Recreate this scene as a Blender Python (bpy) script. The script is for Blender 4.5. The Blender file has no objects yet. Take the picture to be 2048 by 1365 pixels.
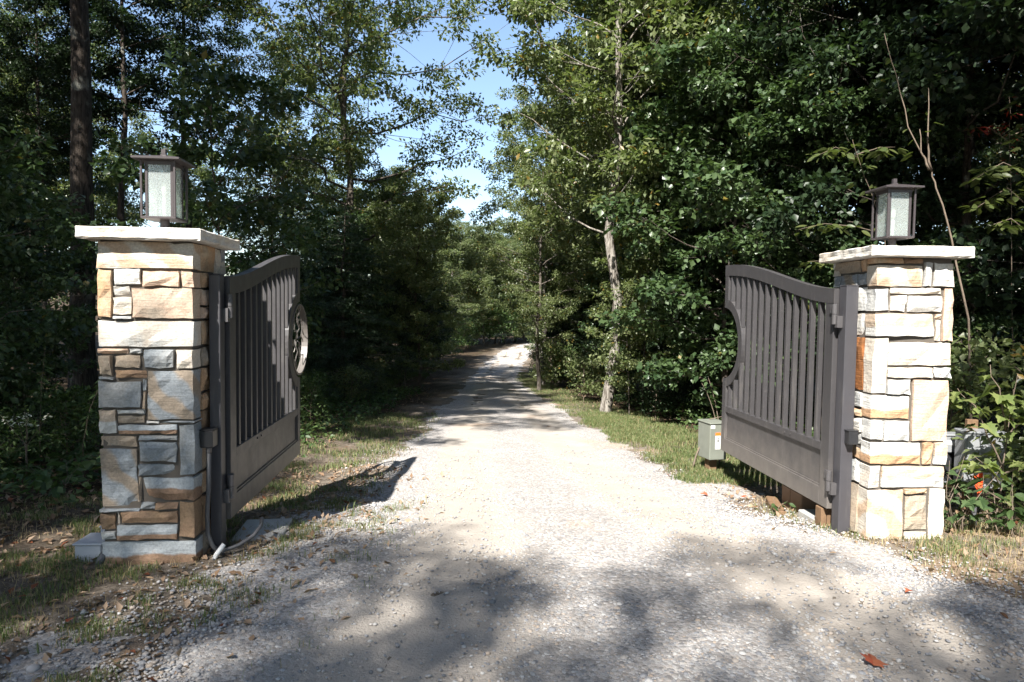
import bpy, math, random
import numpy as np
from mathutils import Vector, Matrix

# ---------------------------------------------------------------- camera, sky, sun, exposure
SC = bpy.context.scene
COL = SC.collection
R = math.radians
PITCH, ROLL = R(2.79), R(0.773)
cam = bpy.data.cameras.new('camera')
cam.sensor_width = 36.0
cam.lens = 1349.07 / 2048 * 36.0
cam.clip_start = 0.05
cam.clip_end = 2000
camo = bpy.data.objects.new('camera', cam)
COL.objects.link(camo)
r0 = Vector((1, 0, 0)); u0 = Vector((0, math.sin(PITCH), math.cos(PITCH))); f0 = Vector((0, math.cos(PITCH), -math.sin(PITCH)))
rt = r0 * math.cos(ROLL) + u0 * math.sin(ROLL)
up = u0 * math.cos(ROLL) - r0 * math.sin(ROLL)
mw = Matrix((rt, up, -f0)).transposed().to_4x4()
mw.translation = (0, 0, 1.6)
camo.matrix_world = mw
SC.camera = camo

SUN_AZ, SUN_EL = R(21.0), R(46.0)          # light travels towards +Y and a little to +X
world = bpy.data.worlds.new('World')
SC.world = world
world.use_nodes = True
wn = world.node_tree
wn.nodes.clear()
sky = wn.nodes.new('ShaderNodeTexSky')
sky.sky_type = 'NISHITA'
sky.sun_disc = False
sky.sun_elevation = SUN_EL
sky.sun_rotation = math.pi + SUN_AZ
sky.air_density = 1.0
sky.dust_density = 0.6
sky.ozone_density = 1.0
bg = wn.nodes.new('ShaderNodeBackground')
bg.inputs['Strength'].default_value = 0.085
wo = wn.nodes.new('ShaderNodeOutputWorld')
wn.links.new(sky.outputs[0], bg.inputs[0])
wn.links.new(bg.outputs[0], wo.inputs[0])
sun = bpy.data.lights.new('sun', 'SUN')
sun.energy = 4.8
sun.angle = R(0.53)
sun.color = (1.0, 0.965, 0.905)
suno = bpy.data.objects.new('sun', sun)
COL.objects.link(suno)
sd = Vector((math.sin(SUN_AZ) * math.cos(SUN_EL), math.cos(SUN_AZ) * math.cos(SUN_EL), -math.sin(SUN_EL)))
suno.rotation_euler = sd.to_track_quat('-Z', 'Y').to_euler()
suno.location = (-10, -20, 30)
SC.view_settings.view_transform = 'Standard'
SC.view_settings.look = 'None'
SC.view_settings.gamma = 1
SC.view_settings.use_curve_mapping = False
SC.view_settings.exposure = 1.66
SC.render.engine = 'CYCLES'
SC.cycles.max_bounces = 6
SC.cycles.diffuse_bounces = 3
SC.cycles.glossy_bounces = 2
SC.cycles.transmission_bounces = 4
SC.cycles.transparent_max_bounces = 8
SC.cycles.use_denoising = True
SC.cycles.use_adaptive_sampling = True
SC.cycles.adaptive_threshold = 0.02

# ---------------------------------------------------------------- helpers
RNG = np.random.default_rng(7)
random.seed(7)


def tag(o, label=None, cat=None, group=None, kind=None):
    if label: o['label'] = label
    if cat: o['category'] = cat
    if group: o['group'] = group
    if kind: o['kind'] = kind
    return o


def empty(name, loc=(0, 0, 0), rz=0.0, label=None, cat=None, group=None):
    o = bpy.data.objects.new(name, None)
    o.empty_display_size = 0.1
    COL.objects.link(o)
    o.location = loc
    o.rotation_euler = (0, 0, rz)
    return tag(o, label, cat, group)


def link(name, me, parent=None, mat=None, loc=None, rot=None):
    o = bpy.data.objects.new(name, me)
    COL.objects.link(o)
    if mat is not None and len(me.materials) == 0: me.materials.append(mat)
    if parent is not None: o.parent = parent
    if loc is not None: o.location = loc
    if rot is not None: o.rotation_euler = rot
    return o


class MB:
    """collects simple shapes into one mesh"""
    def __init__(s): s.v = []; s.f = []

    def add(s, vs, fs):
        n = len(s.v)
        s.v += [tuple(p) for p in vs]
        s.f += [tuple(i + n for i in f) for f in fs]
        return s

    def box(s, x0, x1, y0, y1, z0, z1, bev=0.0, rot=None, at=(0, 0, 0)):
        if bev <= 0:
            vs = [(x, y, z) for z in (z0, z1) for y in (y0, y1) for x in (x0, x1)]
            fs = [(0, 2, 3, 1), (4, 5, 7, 6), (0, 1, 5, 4), (2, 6, 7, 3), (0, 4, 6, 2), (1, 3, 7, 5)]
        else:
            b = min(bev, (x1 - x0) * .45, (y1 - y0) * .45, (z1 - z0) * .45)
            vs = []; idx = {}
            for ix in (0, 1):
                for iy in (0, 1):
                    for iz in (0, 1):
                        for ax in range(3):
                            x = (x0, x1)[ix]; y = (y0, y1)[iy]; z = (z0, z1)[iz]
                            if ax != 0: x += b * (1, -1)[ix]
                            if ax != 1: y += b * (1, -1)[iy]
                            if ax != 2: z += b * (1, -1)[iz]
                            idx[ix, iy, iz, ax] = len(vs); vs.append((x, y, z))
            I = idx; fs = []
            q = [(0, 0), (1, 0), (1, 1), (0, 1)]
            for k in (0, 1):
                a = [I[k, i, j, 0] for i, j in q]; fs.append(a if k else a[::-1])
                a = [I[i, k, j, 1] for i, j in q]; fs.append(a[::-1] if k else a)
                a = [I[i, j, k, 2] for i, j in q]; fs.append(a if k else a[::-1])
            for i in (0, 1):
                for j in (0, 1):
                    a = [I[0, i, j, 1], I[1, i, j, 1], I[1, i, j, 2], I[0, i, j, 2]]; fs.append(a if (i == 0) == (j == 1) else a[::-1])
                    a = [I[i, 0, j, 0], I[i, 1, j, 0], I[i, 1, j, 2], I[i, 0, j, 2]]; fs.append(a if (i == 1) == (j == 1) else a[::-1])
                    a = [I[i, j, 0, 0], I[i, j, 1, 0], I[i, j, 1, 1], I[i, j, 0, 1]]; fs.append(a if (i == 0) == (j == 1) else a[::-1])
            for i in (0, 1):
                for j in (0, 1):
                    for k in (0, 1):
                        a = [I[i, j, k, 0], I[i, j, k, 1], I[i, j, k, 2]]; fs.append(a if (i + j + k) % 2 == 1 else a[::-1])
        if rot is not None: vs = [rot @ Vector(p) for p in vs]
        vs = [(p[0] + at[0], p[1] + at[1], p[2] + at[2]) for p in vs]
        return s.add(vs, fs)

    def tube(s, pts, rad, n=8, cap=True):
        pts = [Vector(p) for p in pts]
        if not hasattr(rad, '__len__'): rad = [rad] * len(pts)
        vs = []; fs = []
        ref = None
        for i, p in enumerate(pts):
            d = (pts[min(i + 1, len(pts) - 1)] - pts[max(i - 1, 0)]).normalized()
            if ref is None:
                ref = d.orthogonal().normalized()
            a = (ref - d * ref.dot(d)).normalized(); b = d.cross(a); ref = a
            for k in range(n):
                t = 2 * math.pi * k / n
                vs.append(p + (a * math.cos(t) + b * math.sin(t)) * rad[i])
        for i in range(len(pts) - 1):
            for k in range(n):
                k2 = (k + 1) % n
                fs.append((i * n + k, i * n + k2, (i + 1) * n + k2, (i + 1) * n + k))
        if cap:
            fs.append(tuple(range(n))[::-1]); m = (len(pts) - 1) * n; fs.append(tuple(range(m, m + n)))
        return s.add(vs, fs)

    def prism(s, poly, x0, x1):
        """poly of (y,z), extruded along x"""
        n = len(poly)
        vs = [(x0, y, z) for y, z in poly] + [(x1, y, z) for y, z in poly]
        fs = [tuple(range(n))[::-1], tuple(range(n, 2 * n))]
        for i in range(n):
            j = (i + 1) % n
            fs.append((i, j, n + j, n + i))
        return s.add(vs, fs)

    def strip(s, lo, hi, x0, x1):
        """solid band between two (y,z) polylines, extruded along x"""
        n = len(lo)
        vs = []
        for (a, b) in zip(lo, hi):
            vs += [(x0, *a), (x0, *b), (x1, *a), (x1, *b)]
        fs = []
        for i in range(n - 1):
            a = 4 * i; b = a + 4
            fs += [(a, b, b + 1, a + 1), (a + 2, a + 3, b + 3, b + 2), (a, a + 2, b + 2, b), (a + 1, b + 1, b + 3, a + 3)]
        fs += [(0, 1, 3, 2), (4 * n - 4, 4 * n - 2, 4 * n - 1, 4 * n - 3)]
        return s.add(vs, fs)

    def mesh(s, name='mesh', smooth=False):
        me = bpy.data.meshes.new(name)
        me.from_pydata(s.v, [], s.f)
        import bmesh
        b = bmesh.new(); b.from_mesh(me)
        bmesh.ops.recalc_face_normals(b, faces=b.faces)
        b.to_mesh(me); b.free()
        if smooth:
            me.polygons.foreach_set('use_smooth', [True] * len(me.polygons))
        return me

    def obj(s, name, mat, parent=None, smooth=False, loc=None, rot=None):
        return link(name, s.mesh(name, smooth), parent, mat, loc, rot)


def np_mesh(name, V, F, mat=None, smooth=False):
    """V (n,3), F (m,k) all faces the same size"""
    me = bpy.data.meshes.new(name)
    V = np.ascontiguousarray(V, np.float32); F = np.ascontiguousarray(F, np.int32)
    me.vertices.add(len(V)); me.vertices.foreach_set('co', V.ravel())
    k = F.shape[1]
    me.loops.add(F.size); me.loops.foreach_set('vertex_index', F.ravel())
    me.polygons.add(len(F)); me.polygons.foreach_set('loop_start', np.arange(0, F.size, k, dtype=np.int32))
    me.update(calc_edges=True)
    if smooth: me.polygons.foreach_set('use_smooth', np.ones(len(F), bool))
    if mat: me.materials.append(mat)
    return me


# value noise in 2D for terrain, patches
_T = np.random.default_rng(3).random((256, 256))


def vnoise(x, y):
    x = np.asarray(x, float); y = np.asarray(y, float)
    xi = np.floor(x).astype(int); yi = np.floor(y).astype(int)
    fx = x - xi; fy = y - yi
    fx = fx * fx * (3 - 2 * fx); fy = fy * fy * (3 - 2 * fy)
    g = lambda a, b: _T[a % 256, b % 256]
    return (g(xi, yi) * (1 - fx) + g(xi + 1, yi) * fx) * (1 - fy) + (g(xi, yi + 1) * (1 - fx) + g(xi + 1, yi + 1) * fx) * fy


def fbm(x, y, o=3):
    s = 0; a = .5; t = 0
    for i in range(o):
        s = s + a * vnoise(x * 2 ** i + 17.3 * i, y * 2 ** i + 9.1 * i); t += a; a *= .5
    return s / t


PY = [-60, -20, -5, 0, 4.1, 4.9, 6.5, 7.5, 8.6, 12, 20, 30, 42, 60, 72, 100, 160, 400]
PZ = [1.2, .6, .12, .03, .0, -.06, -.24, -.30, -.37, -.53, -.95, -1.5, -1.98, -1.85, -1.7, -.6, 2, 10]
CY = [-30, 0, 3, 4, 5, 6.5, 8, 12, 20, 28, 43, 56, 64, 72, 80, 100]
CX = [.6, .6, .75, .65, .5, .35, .15, -.05, -.45, -.85, -.5, .5, 2.5, 6, 11, 26]
HW = [3, 2.9, 2.6, 2.15, 1.85, 1.75, 1.70, 1.48, 1.08, 1.0, 1.1, 1.25, 1.4, 1.4, 1.4, 1.4]


def road_c(y): return np.interp(y, CY, CX)


def road_w(y): return np.interp(y, CY, HW)


def gz(x, y):
    x = np.asarray(x, float); y = np.asarray(y, float)
    z = np.interp(y, PY, PZ)
    # soften the kinks of the profile
    z = (z + np.interp(y - .5, PY, PZ) + np.interp(y + .5, PY, PZ)) / 3
    d = np.abs(x - road_c(y)) - road_w(y)
    out = np.clip(d / 4, 0, 1)
    z = z + out * (fbm(x * .35 + 5, y * .35) - .5) * .5 * np.clip((np.abs(x) - 3) / 3, 0, 1)
    z = z + np.clip((np.abs(x) - 9) / 40, 0, 2) * 2.0
    z = z + (fbm(x * 2.2, y * 2.2) - .5) * .045 + (fbm(x * 9, y * 9, 2) - .5) * .012 * (1 - 0)
    return z


def gzf(x, y): return float(gz(x, y))


# ---------------------------------------------------------------- materials
def newmat(name):
    m = bpy.data.materials.new(name)
    m.use_nodes = True
    nt = m.node_tree
    b = nt.nodes['Principled BSDF']
    return m, nt, b


def N(nt, t, **kw):
    n = nt.nodes.new(t)
    for k, v in kw.items():
        if k in ('operation', 'blend_type', 'data_type', 'wave_type', 'bands_direction', 'feature', 'noise_dimensions', 'interpolation', 'attribute_name', 'rotation_type'):
            setattr(n, k, v)
        else:
            n.inputs[k].default_value = v
    return n


def mixc(nt, fac, a, b, blend='MIX'):
    n = nt.nodes.new('ShaderNodeMix'); n.data_type = 'RGBA'; n.blend_type = blend
    for sock, v in ((n.inputs[0], fac), (n.inputs[6], a), (n.inputs[7], b)):
        if isinstance(v, bpy.types.NodeSocket): nt.links.new(v, sock)
        elif hasattr(v, '__len__'): sock.default_value = (*v, 1) if len(v) == 3 else v
        else: sock.default_value = v
    return n.outputs[2]


def ramp(nt, src, lo, hi):
    n = nt.nodes.new('ShaderNodeMapRange'); n.interpolation_type = 'SMOOTHSTEP'
    n.inputs[1].default_value = lo; n.inputs[2].default_value = hi
    nt.links.new(src, n.inputs[0])
    return n.outputs[0]


def math2(nt, op, a, b):
    n = nt.nodes.new('ShaderNodeMath'); n.operation = op
    for s, v in ((n.inputs[0], a), (n.inputs[1], b)):
        if isinstance(v, bpy.types.NodeSocket): nt.links.new(v, s)
        else: s.default_value = v
    return n.outputs[0]


def noise(nt, vec, scale, detail=4, rough=.55, dist=0.0):
    n = N(nt, 'ShaderNodeTexNoise', Scale=scale, Detail=detail, Roughness=rough, Distortion=dist)
    if vec is not None: nt.links.new(vec, n.inputs['Vector'])
    return n.outputs[0]


def bump(nt, b, h, strength, dist):
    n = N(nt, 'ShaderNodeBump', Strength=strength, Distance=dist)
    nt.links.new(h, n.inputs['Height'])
    nt.links.new(n.outputs[0], b.inputs['Normal'])
    return n


def coords(nt, what='Object', jitter=False):
    tc = nt.nodes.new('ShaderNodeTexCoord')
    v = tc.outputs[what]
    if jitter:
        oi = nt.nodes.new('ShaderNodeObjectInfo')
        a = nt.nodes.new('ShaderNodeVectorMath'); a.operation = 'SCALE'
        c = nt.nodes.new('ShaderNodeCombineXYZ')
        for i, k in enumerate((13.0, 31.0, 57.0)):
            nt.links.new(math2(nt, 'MULTIPLY', oi.outputs['Random'], k), c.inputs[i])
        ad = nt.nodes.new('ShaderNodeVectorMath'); ad.operation = 'ADD'
        nt.links.new(v, ad.inputs[0]); nt.links.new(c.outputs[0], ad.inputs[1])
        v = ad.outputs[0]
    return v


def stone_mat(name, c1, c2, kind='mottle', rough=.85):
    m, nt, b = newmat(name)
    v = coords(nt, 'Object', True)
    if kind == 'band':
        g = coords(nt, 'Generated')
        sx = nt.nodes.new('ShaderNodeSeparateXYZ'); nt.links.new(g, sx.inputs[0])
        nz = noise(nt, v, 5, 3, .5, .4)
        oi = nt.nodes.new('ShaderNodeObjectInfo')
        th = math2(nt, 'ADD', sx.outputs[2], math2(nt, 'MULTIPLY', nz, .45))
        th = math2(nt, 'ADD', th, math2(nt, 'MULTIPLY', oi.outputs['Random'], .25))
        f = ramp(nt, th, .74, .84)
    elif kind == 'swirl':
        w = N(nt, 'ShaderNodeTexWave', Scale=2.2, Distortion=5.0, Detail=3.0)
        w.bands_direction = 'DIAGONAL'
        w.inputs['Detail Scale'].default_value = 1.2
        nt.links.new(v, w.inputs['Vector'])
        f = ramp(nt, w.outputs[1], .25, .75)
    else:
        f = ramp(nt, noise(nt, v, 4.5, 4, .55, 1.0), .38, .66)
    c = mixc(nt, f, c1, c2)
    # thin sedimentary lines
    mp = nt.nodes.new('ShaderNodeMapping'); mp.inputs['Scale'].default_value = (3, 3, 40)
    nt.links.new(v, mp.inputs[0])
    ln = noise(nt, mp.outputs[0], 2.0, 3, .6, .5)
    c = mixc(nt, math2(nt, 'MULTIPLY', ramp(nt, ln, .55, .75), .15), c, (c2[0] * .6, c2[1] * .55, c2[2] * .5))
    gr = noise(nt, v, 70, 3, .7)
    c = mixc(nt, .5, c, mixc(nt, 1.0, c, gr, 'OVERLAY'))
    rust = ramp(nt, noise(nt, v, 9, 3, .6, 1.5), .66, .74)
    c = mixc(nt, math2(nt, 'MULTIPLY', rust, .2), c, (.28, .13, .05))
    nt.links.new(c, b.inputs['Base Color'])
    b.inputs['Roughness'].default_value = rough
    b.inputs['Specular IOR Level'].default_value = .25
    h = math2(nt, 'ADD', math2(nt, 'MULTIPLY', noise(nt, v, 14, 5, .6), 1.0), math2(nt, 'MULTIPLY', ln, .5))
    bump(nt, b, h, .65, .015)
    return m


WHITE, CREAM, PEACH = (.56, .545, .51), (.565, .495, .415), (.53, .375, .275)
ORANGE, BLUE, TAN, BROWN = (.44, .275, .16), (.25, .27, .285), (.36, .28, .205), (.25, .16, .105)
STONE = {
    'w': stone_mat('stone_white', WHITE, (.38, .38, .37)),
    'wc': stone_mat('stone_white_cream', WHITE, CREAM),
    'c': stone_mat('stone_cream', CREAM, (.50, .45, .38)),
    'p': stone_mat('stone_peach', PEACH, (.49, .40, .31)),
    'o': stone_mat('stone_orange', ORANGE, (.46, .35, .24)),
    'r': stone_mat('stone_rust', (.27, .105, .035), (.17, .075, .03)),
    'b': stone_mat('stone_bluegrey', BLUE, (.28, .28, .27)),
    'bt': stone_mat('stone_bluegrey_tan', BLUE, (.29, .235, .18), 'swirl'),
    't': stone_mat('stone_tan', TAN, (.29, .25, .20)),
    'n': stone_mat('stone_brown', BROWN, (.27, .18, .11)),
    's': stone_mat('stone_swirl', (.52, .47, .40), (.45, .33, .23), 'swirl'),
    'B': stone_mat('stone_banded_orange', ORANGE, WHITE, 'band'),       # white above, orange below
    'U': stone_mat('stone_banded_tan', WHITE, (.50, .39, .29), 'band'),  # orange above, white below
    'G': stone_mat('stone_banded_grey', BROWN, (.36, .38, .39), 'band'),
}
M_CORE, nt, b = newmat('mortar_dark')
b.inputs['Base Color'].default_value = (.10, .085, .07, 1); b.inputs['Roughness'].default_value = 1
M_CAP = stone_mat('cap_stone', (.58, .565, .53), (.52, .46, .38))


def simple(name, col, rough=.5, metal=0.0, spec=.5, mott=.12, scale=12, bmp=.0, dirt=None):
    m, nt, b = newmat(name)
    v = coords(nt)
    n = noise(nt, v, scale, 4, .6)
    d = tuple(max(0, c * (1 - 2 * mott)) for c in col); l = tuple(min(1, c * (1 + 2 * mott)) for c in col)
    c = mixc(nt, n, d, l)
    if dirt:
        mp = nt.nodes.new('ShaderNodeMapping'); mp.inputs['Scale'].default_value = (6, 6, .8)
        nt.links.new(v, mp.inputs[0])
        c = mixc(nt, math2(nt, 'MULTIPLY', ramp(nt, noise(nt, mp.outputs[0], 2.5, 5, .65), .52, .75), dirt[1]), c, dirt[0])
    nt.links.new(c, b.inputs['Base Color'])
    b.inputs['Roughness'].default_value = rough
    b.inputs['Metallic'].default_value = metal
    b.inputs['Specular IOR Level'].default_value = spec
    if bmp: bump(nt, b, noise(nt, v, scale * 6, 3), bmp, .004)
    return m


M_BRONZE = simple('bronze_paint', (.050, .047, .049), .42, 0, .5, .06, 8, 0, ((.17, .155, .14), .3))
nt = M_BRONZE.node_tree; b = nt.nodes['Principled BSDF']
src = b.inputs['Base Color'].links[0].from_socket
v = coords(nt); sx = nt.nodes.new('ShaderNodeSeparateXYZ'); nt.links.new(v, sx.inputs[0])
hh = math2(nt, 'ADD', sx.outputs[2], math2(nt, 'MULTIPLY', noise(nt, v, 7, 5, .7), .55))
dust = math2(nt, 'MULTIPLY', ramp(nt, hh, .85, .25), .45)
sp = ramp(nt, noise(nt, v, 55, 3, .7), .60, .70)
dust = math2(nt, 'ADD', dust, math2(nt, 'MULTIPLY', sp, .12))
nt.links.new(mixc(nt, dust, src, (.24, .21, .18)), b.inputs['Base Color'])
nt.links.new(math2(nt, 'ADD', math2(nt, 'MULTIPLY', noise(nt, v, 9, 4, .6), .3), .3), b.inputs['Roughness'])
M_LAMP = simple('lamp_bronze', (.066, .056, .058), .38, .2, .5, .06)
M_POST = simple('post_paint', (.052, .050, .056), .45, 0, .5, .06, 8, 0, ((.16, .15, .14), .25))
M_BLACK = simple('black_plastic', (.022, .022, .024), .4)
M_GREYBOX = simple('grey_enclosure', (.30, .31, .32), .42, .3, .5, .05)
M_GREENBOX = simple('green_enclosure', (.17, .18, .15), .5, 0, .5, .12, 9, 0, ((.2, .2, .15), .3))
M_WHITEBOX = simple('pale_plastic', (.40, .41, .44), .5, 0, .4, .05)
M_CONDUIT = simple('grey_conduit', (.085, .085, .09), .5, 0, .4, .1)
M_WOOD = simple('timber', (.17, .105, .06), .8, 0, .2, .25, 20, .4)
M_BROWNBOX = simple('brown_cover', (.22, .14, .09), .6, 0, .3, .1)
M_CONC = simple('concrete', (.36, .35, .33), .9, 0, .2, .15, 10, .4)
M_PAPER = simple('white_sticker', (.75, .75, .73), .6, 0, .3, .03)
M_INK = simple('dark_ink', (.03, .03, .03), .6, 0, .3, .02)
M_ORANGE = simple('orange_print', (.75, .16, .02), .6, 0, .3, .03)
M_FLAG = simple('orange_ribbon', (.85, .09, .02), .5, 0, .3, .05)
M_WIRE = simple('emblem_metal', (.11, .10, .09), .45, .4, .5, .1)
M_STEEL = simple('hinge_steel', (.085, .08, .082), .45, .2, .5, .15)

# seeded glass of the lamps: real panes that scatter some light
M_GLASS, nt, b = newmat('seeded_glass')
out = nt.nodes['Material Output']
v = coords(nt)
dif = N(nt, 'ShaderNodeBsdfDiffuse', Color=(.74, .77, .76, 1)); trl = N(nt, 'ShaderNodeBsdfTranslucent', Color=(.77, .80, .78, 1))
tra = N(nt, 'ShaderNodeBsdfTransparent', Color=(.9, .95, .92, 1)); gl = N(nt, 'ShaderNodeBsdfGlossy', Roughness=.12)
m1 = nt.nodes.new('ShaderNodeMixShader'); m1.inputs[0].default_value = .45
nt.links.new(dif.outputs[0], m1.inputs[1]); nt.links.new(trl.outputs[0], m1.inputs[2])
m2 = nt.nodes.new('ShaderNodeMixShader'); nt.links.new(ramp(nt, noise(nt, v, 90, 3, .6), .35, .7), m2.inputs[0])
fm = nt.nodes.new('ShaderNodeMapRange'); nt.links.new(noise(nt, v, 110, 2, .6), fm.inputs[0]); fm.inputs[1].default_value = .35; fm.inputs[2].default_value = .65; fm.inputs[3].default_value = .62; fm.inputs[4].default_value = .76
nt.links.new(fm.outputs[0], m2.inputs[0])
nt.links.new(m1.outputs[0], m2.inputs[1]); nt.links.new(tra.outputs[0], m2.inputs[2])
m3 = nt.nodes.new('ShaderNodeMixShader'); m3.inputs[0].default_value = .09
nt.links.new(m2.outputs[0], m3.inputs[1]); nt.links.new(gl.outputs[0], m3.inputs[2])
nt.links.new(m3.outputs[0], out.inputs[0])
M_BULB = simple('bulb_glass', (.8, .78, .72), .15, 0, .6, .02)


def leaf_mat(name, c1, c2, trans=.42, spec=.35, rough=.42, odd=None):
    m, nt, b = newmat(name)
    out = nt.nodes['Material Output']
    geo = nt.nodes.new('ShaderNodeNewGeometry')
    rnd = geo.outputs['Random Per Island']
    v = coords(nt, 'Object', True)
    f = math2(nt, 'ADD', math2(nt, 'MULTIPLY', rnd, .6), math2(nt, 'MULTIPLY', noise(nt, v, .8, 2), .5))
    c = mixc(nt, ramp(nt, f, .2, .85), c1, c2)
    if odd:
        c = mixc(nt, math2(nt, 'GREATER_THAN', rnd, odd[1]), c, odd[0])
    nt.links.new(c, b.inputs['Base Color'])
    b.inputs['Roughness'].default_value = rough
    b.inputs['Specular IOR Level'].default_value = spec
    tr = nt.nodes.new('ShaderNodeBsdfTranslucent')
    nt.links.new(mixc(nt, 1.0, c, (1.0, 1.12, .6), 'MULTIPLY'), tr.inputs[0])
    mx = nt.nodes.new('ShaderNodeMixShader'); mx.inputs[0].default_value = trans
    nt.links.new(b.outputs[0], mx.inputs[1]); nt.links.new(tr.outputs[0], mx.inputs[2])
    nt.links.new(mx.outputs[0], out.inputs[0])
    return m


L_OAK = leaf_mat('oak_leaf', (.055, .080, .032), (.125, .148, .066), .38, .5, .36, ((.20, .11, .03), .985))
L_OAK2 = leaf_mat('oak_leaf_sun_tint', (.092, .126, .046), (.190, .216, .098), .45, .5, .38, ((.24, .16, .04), .98))  # brighter oak leaf copy, sunlight on the crowns put into the colour
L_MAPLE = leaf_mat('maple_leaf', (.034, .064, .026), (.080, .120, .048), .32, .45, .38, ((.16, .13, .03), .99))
L_DARK = leaf_mat('leaf_shade_tint', (.015, .030, .014), (.035, .056, .026), .3, .3, .42)  # darkened leaf copy, shade of the wood put into the colour
L_PINE = leaf_mat('pine_needle', (.024, .046, .028), (.055, .084, .048), .22, .3, .5)
L_SAP = leaf_mat('sapling_leaf', (.11, .155, .045), (.20, .23, .08), .42, .4, .42, ((.30, .10, .05), .93))
L_YEL = leaf_mat('yellowing_leaf', (.06, .09, .03), (.135, .135, .04), .42, .4, .42, ((.35, .17, .03), .9))
L_HERB = leaf_mat('herb_leaf', (.045, .085, .030), (.095, .140, .045), .4, .4, .45)
L_RED = leaf_mat('red_leaf', (.22, .025, .02), (.14, .03, .02), .3, .3, .5)
L_GRASS = leaf_mat('grass_blade', (.090, .130, .042), (.185, .215, .088), .35, .3, .5, ((.32, .25, .14), .86))
L_DRY = leaf_mat('dry_grass', (.30, .22, .12), (.42, .34, .20), .3, .2, .7)
L_LITTER = leaf_mat('leaf_litter', (.20, .125, .075), (.33, .24, .17), .15, .2, .7, ((.20, .07, .035), .96))
L_FLOWER = leaf_mat('white_flower', (.5, .5, .42), (.6, .6, .5), .3, .2, .6)


def bark_mat(name, c1, c2, sc=1.0):
    m, nt, b = newmat(name)
    v = coords(nt, 'Object')
    mp = nt.nodes.new('ShaderNodeMapping'); mp.inputs['Scale'].default_value = (9 * sc, 9 * sc, 1.6 * sc)
    nt.links.new(v, mp.inputs[0])
    n1 = noise(nt, mp.outputs[0], 2.2, 6, .7, .6)
    n2 = noise(nt, v, 2.2, 4, .6, .5)
    c = mixc(nt, ramp(nt, n1, .35, .68), c1, c2)
    c = mixc(nt, math2(nt, 'MULTIPLY', ramp(nt, n2, .55, .7), .55), c, (.30, .31, .27))
    nt.links.new(c, b.inputs['Base Color'])
    b.inputs['Roughness'].default_value = .95; b.inputs['Specular IOR Level'].default_value = .1
    bump(nt, b, n1, .9, .04)
    return m


BARK = bark_mat('bark_grey', (.055, .045, .036), (.19, .165, .14))
BARK_PALE = bark_mat('bark_pale', (.075, .062, .05), (.37, .34, .30))
BARK_DARK = bark_mat('bark_dark', (.035, .028, .023), (.11, .09, .075))
M_TWIG = simple('twig_bark', (.16, .125, .095), .85, 0, .2, .25, 25)

# ground: leaf litter and dirt; road: pale gravel with sandy wheel tracks
M_GROUND, nt, b = newmat('forest_floor')
v = coords(nt)
n1 = noise(nt, v, 1.1, 5, .6); n2 = noise(nt, v, 14, 5, .7, .6); n3 = noise(nt, v, 60, 3, .7)
at = N(nt, 'ShaderNodeAttribute'); at.attribute_name = 'verge'
dirt = mixc(nt, ramp(nt, n2, .3, .7), (.095, .075, .058), (.25, .215, .175))
dirt = mixc(nt, ramp(nt, n1, .5, .7), dirt, (.30, .215, .15))
fl = mixc(nt, ramp(nt, n2, .3, .75), (.028, .021, .015), (.10, .068, .042))
fl = mixc(nt, math2(nt, 'MULTIPLY', ramp(nt, n1, .5, .7), .6), fl, (.022, .035, .014))
c = mixc(nt, at.outputs['Fac'], fl, dirt)
c = mixc(nt, .55, c, mixc(nt, 1.0, c, n3, 'OVERLAY'))
nt.links.new(c, b.inputs['Base Color']); b.inputs['Roughness'].default_value = 1; b.inputs['Specular IOR Level'].default_value = .1
bump(nt, b, math2(nt, 'ADD', n2, math2(nt, 'MULTIPLY', n3, .5)), .8, .03)

M_ROAD, nt, b = newmat('gravel_bed')
v = coords(nt)
at = N(nt, 'ShaderNodeAttribute'); at.attribute_name = 'track'
n1 = noise(nt, v, .9, 4, .55); n2 = noise(nt, v, 5, 4, .6)
vo = N(nt, 'ShaderNodeTexVoronoi', Scale=55.0); vo.inputs['Randomness'].default_value = 1; nt.links.new(v, vo.inputs['Vector'])
vo2 = N(nt, 'ShaderNodeTexVoronoi', Scale=130.0); nt.links.new(v, vo2.inputs['Vector'])
sep = nt.nodes.new('ShaderNodeSeparateColor'); nt.links.new(vo.outputs['Color'], sep.inputs[0])
grav = mixc(nt, sep.outputs[0], (.165, .165, .17), (.43, .42, .41))
grav = mixc(nt, math2(nt, 'MULTIPLY', sep.outputs[1], .4), grav, (.40, .32, .25))
fine = mixc(nt, n2, (.335, .295, .255), (.41, .37, .325))
fac = math2(nt, 'ADD', math2(nt, 'MULTIPLY', at.outputs['Fac'], 1.05), math2(nt, 'MULTIPLY', n1, .4))
c = mixc(nt, ramp(nt, fac, .35, .8), grav, fine)
c = mixc(nt, math2(nt, 'MULTIPLY', ramp(nt, noise(nt, v, .55, 4, .6), .58, .72), .5), c, (.43, .285, .185))
c = mixc(nt, math2(nt, 'MULTIPLY', ramp(nt, noise(nt, v, 42, 3, .7), .56, .70), .35), c, (.17, .15, .135))
nt.links.new(c, b.inputs['Base Color']); b.inputs['Roughness'].default_value = .95; b.inputs['Specular IOR Level'].default_value = .15
h = math2(nt, 'ADD', math2(nt, 'MULTIPLY', vo.outputs['Distance'], -1.0), math2(nt, 'MULTIPLY', vo2.outputs['Distance'], -.6))
h = math2(nt, 'ADD', h, math2(nt, 'MULTIPLY', noise(nt, v, 30, 4, .7), .8))
bump(nt, b, h, .7, .006)

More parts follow.
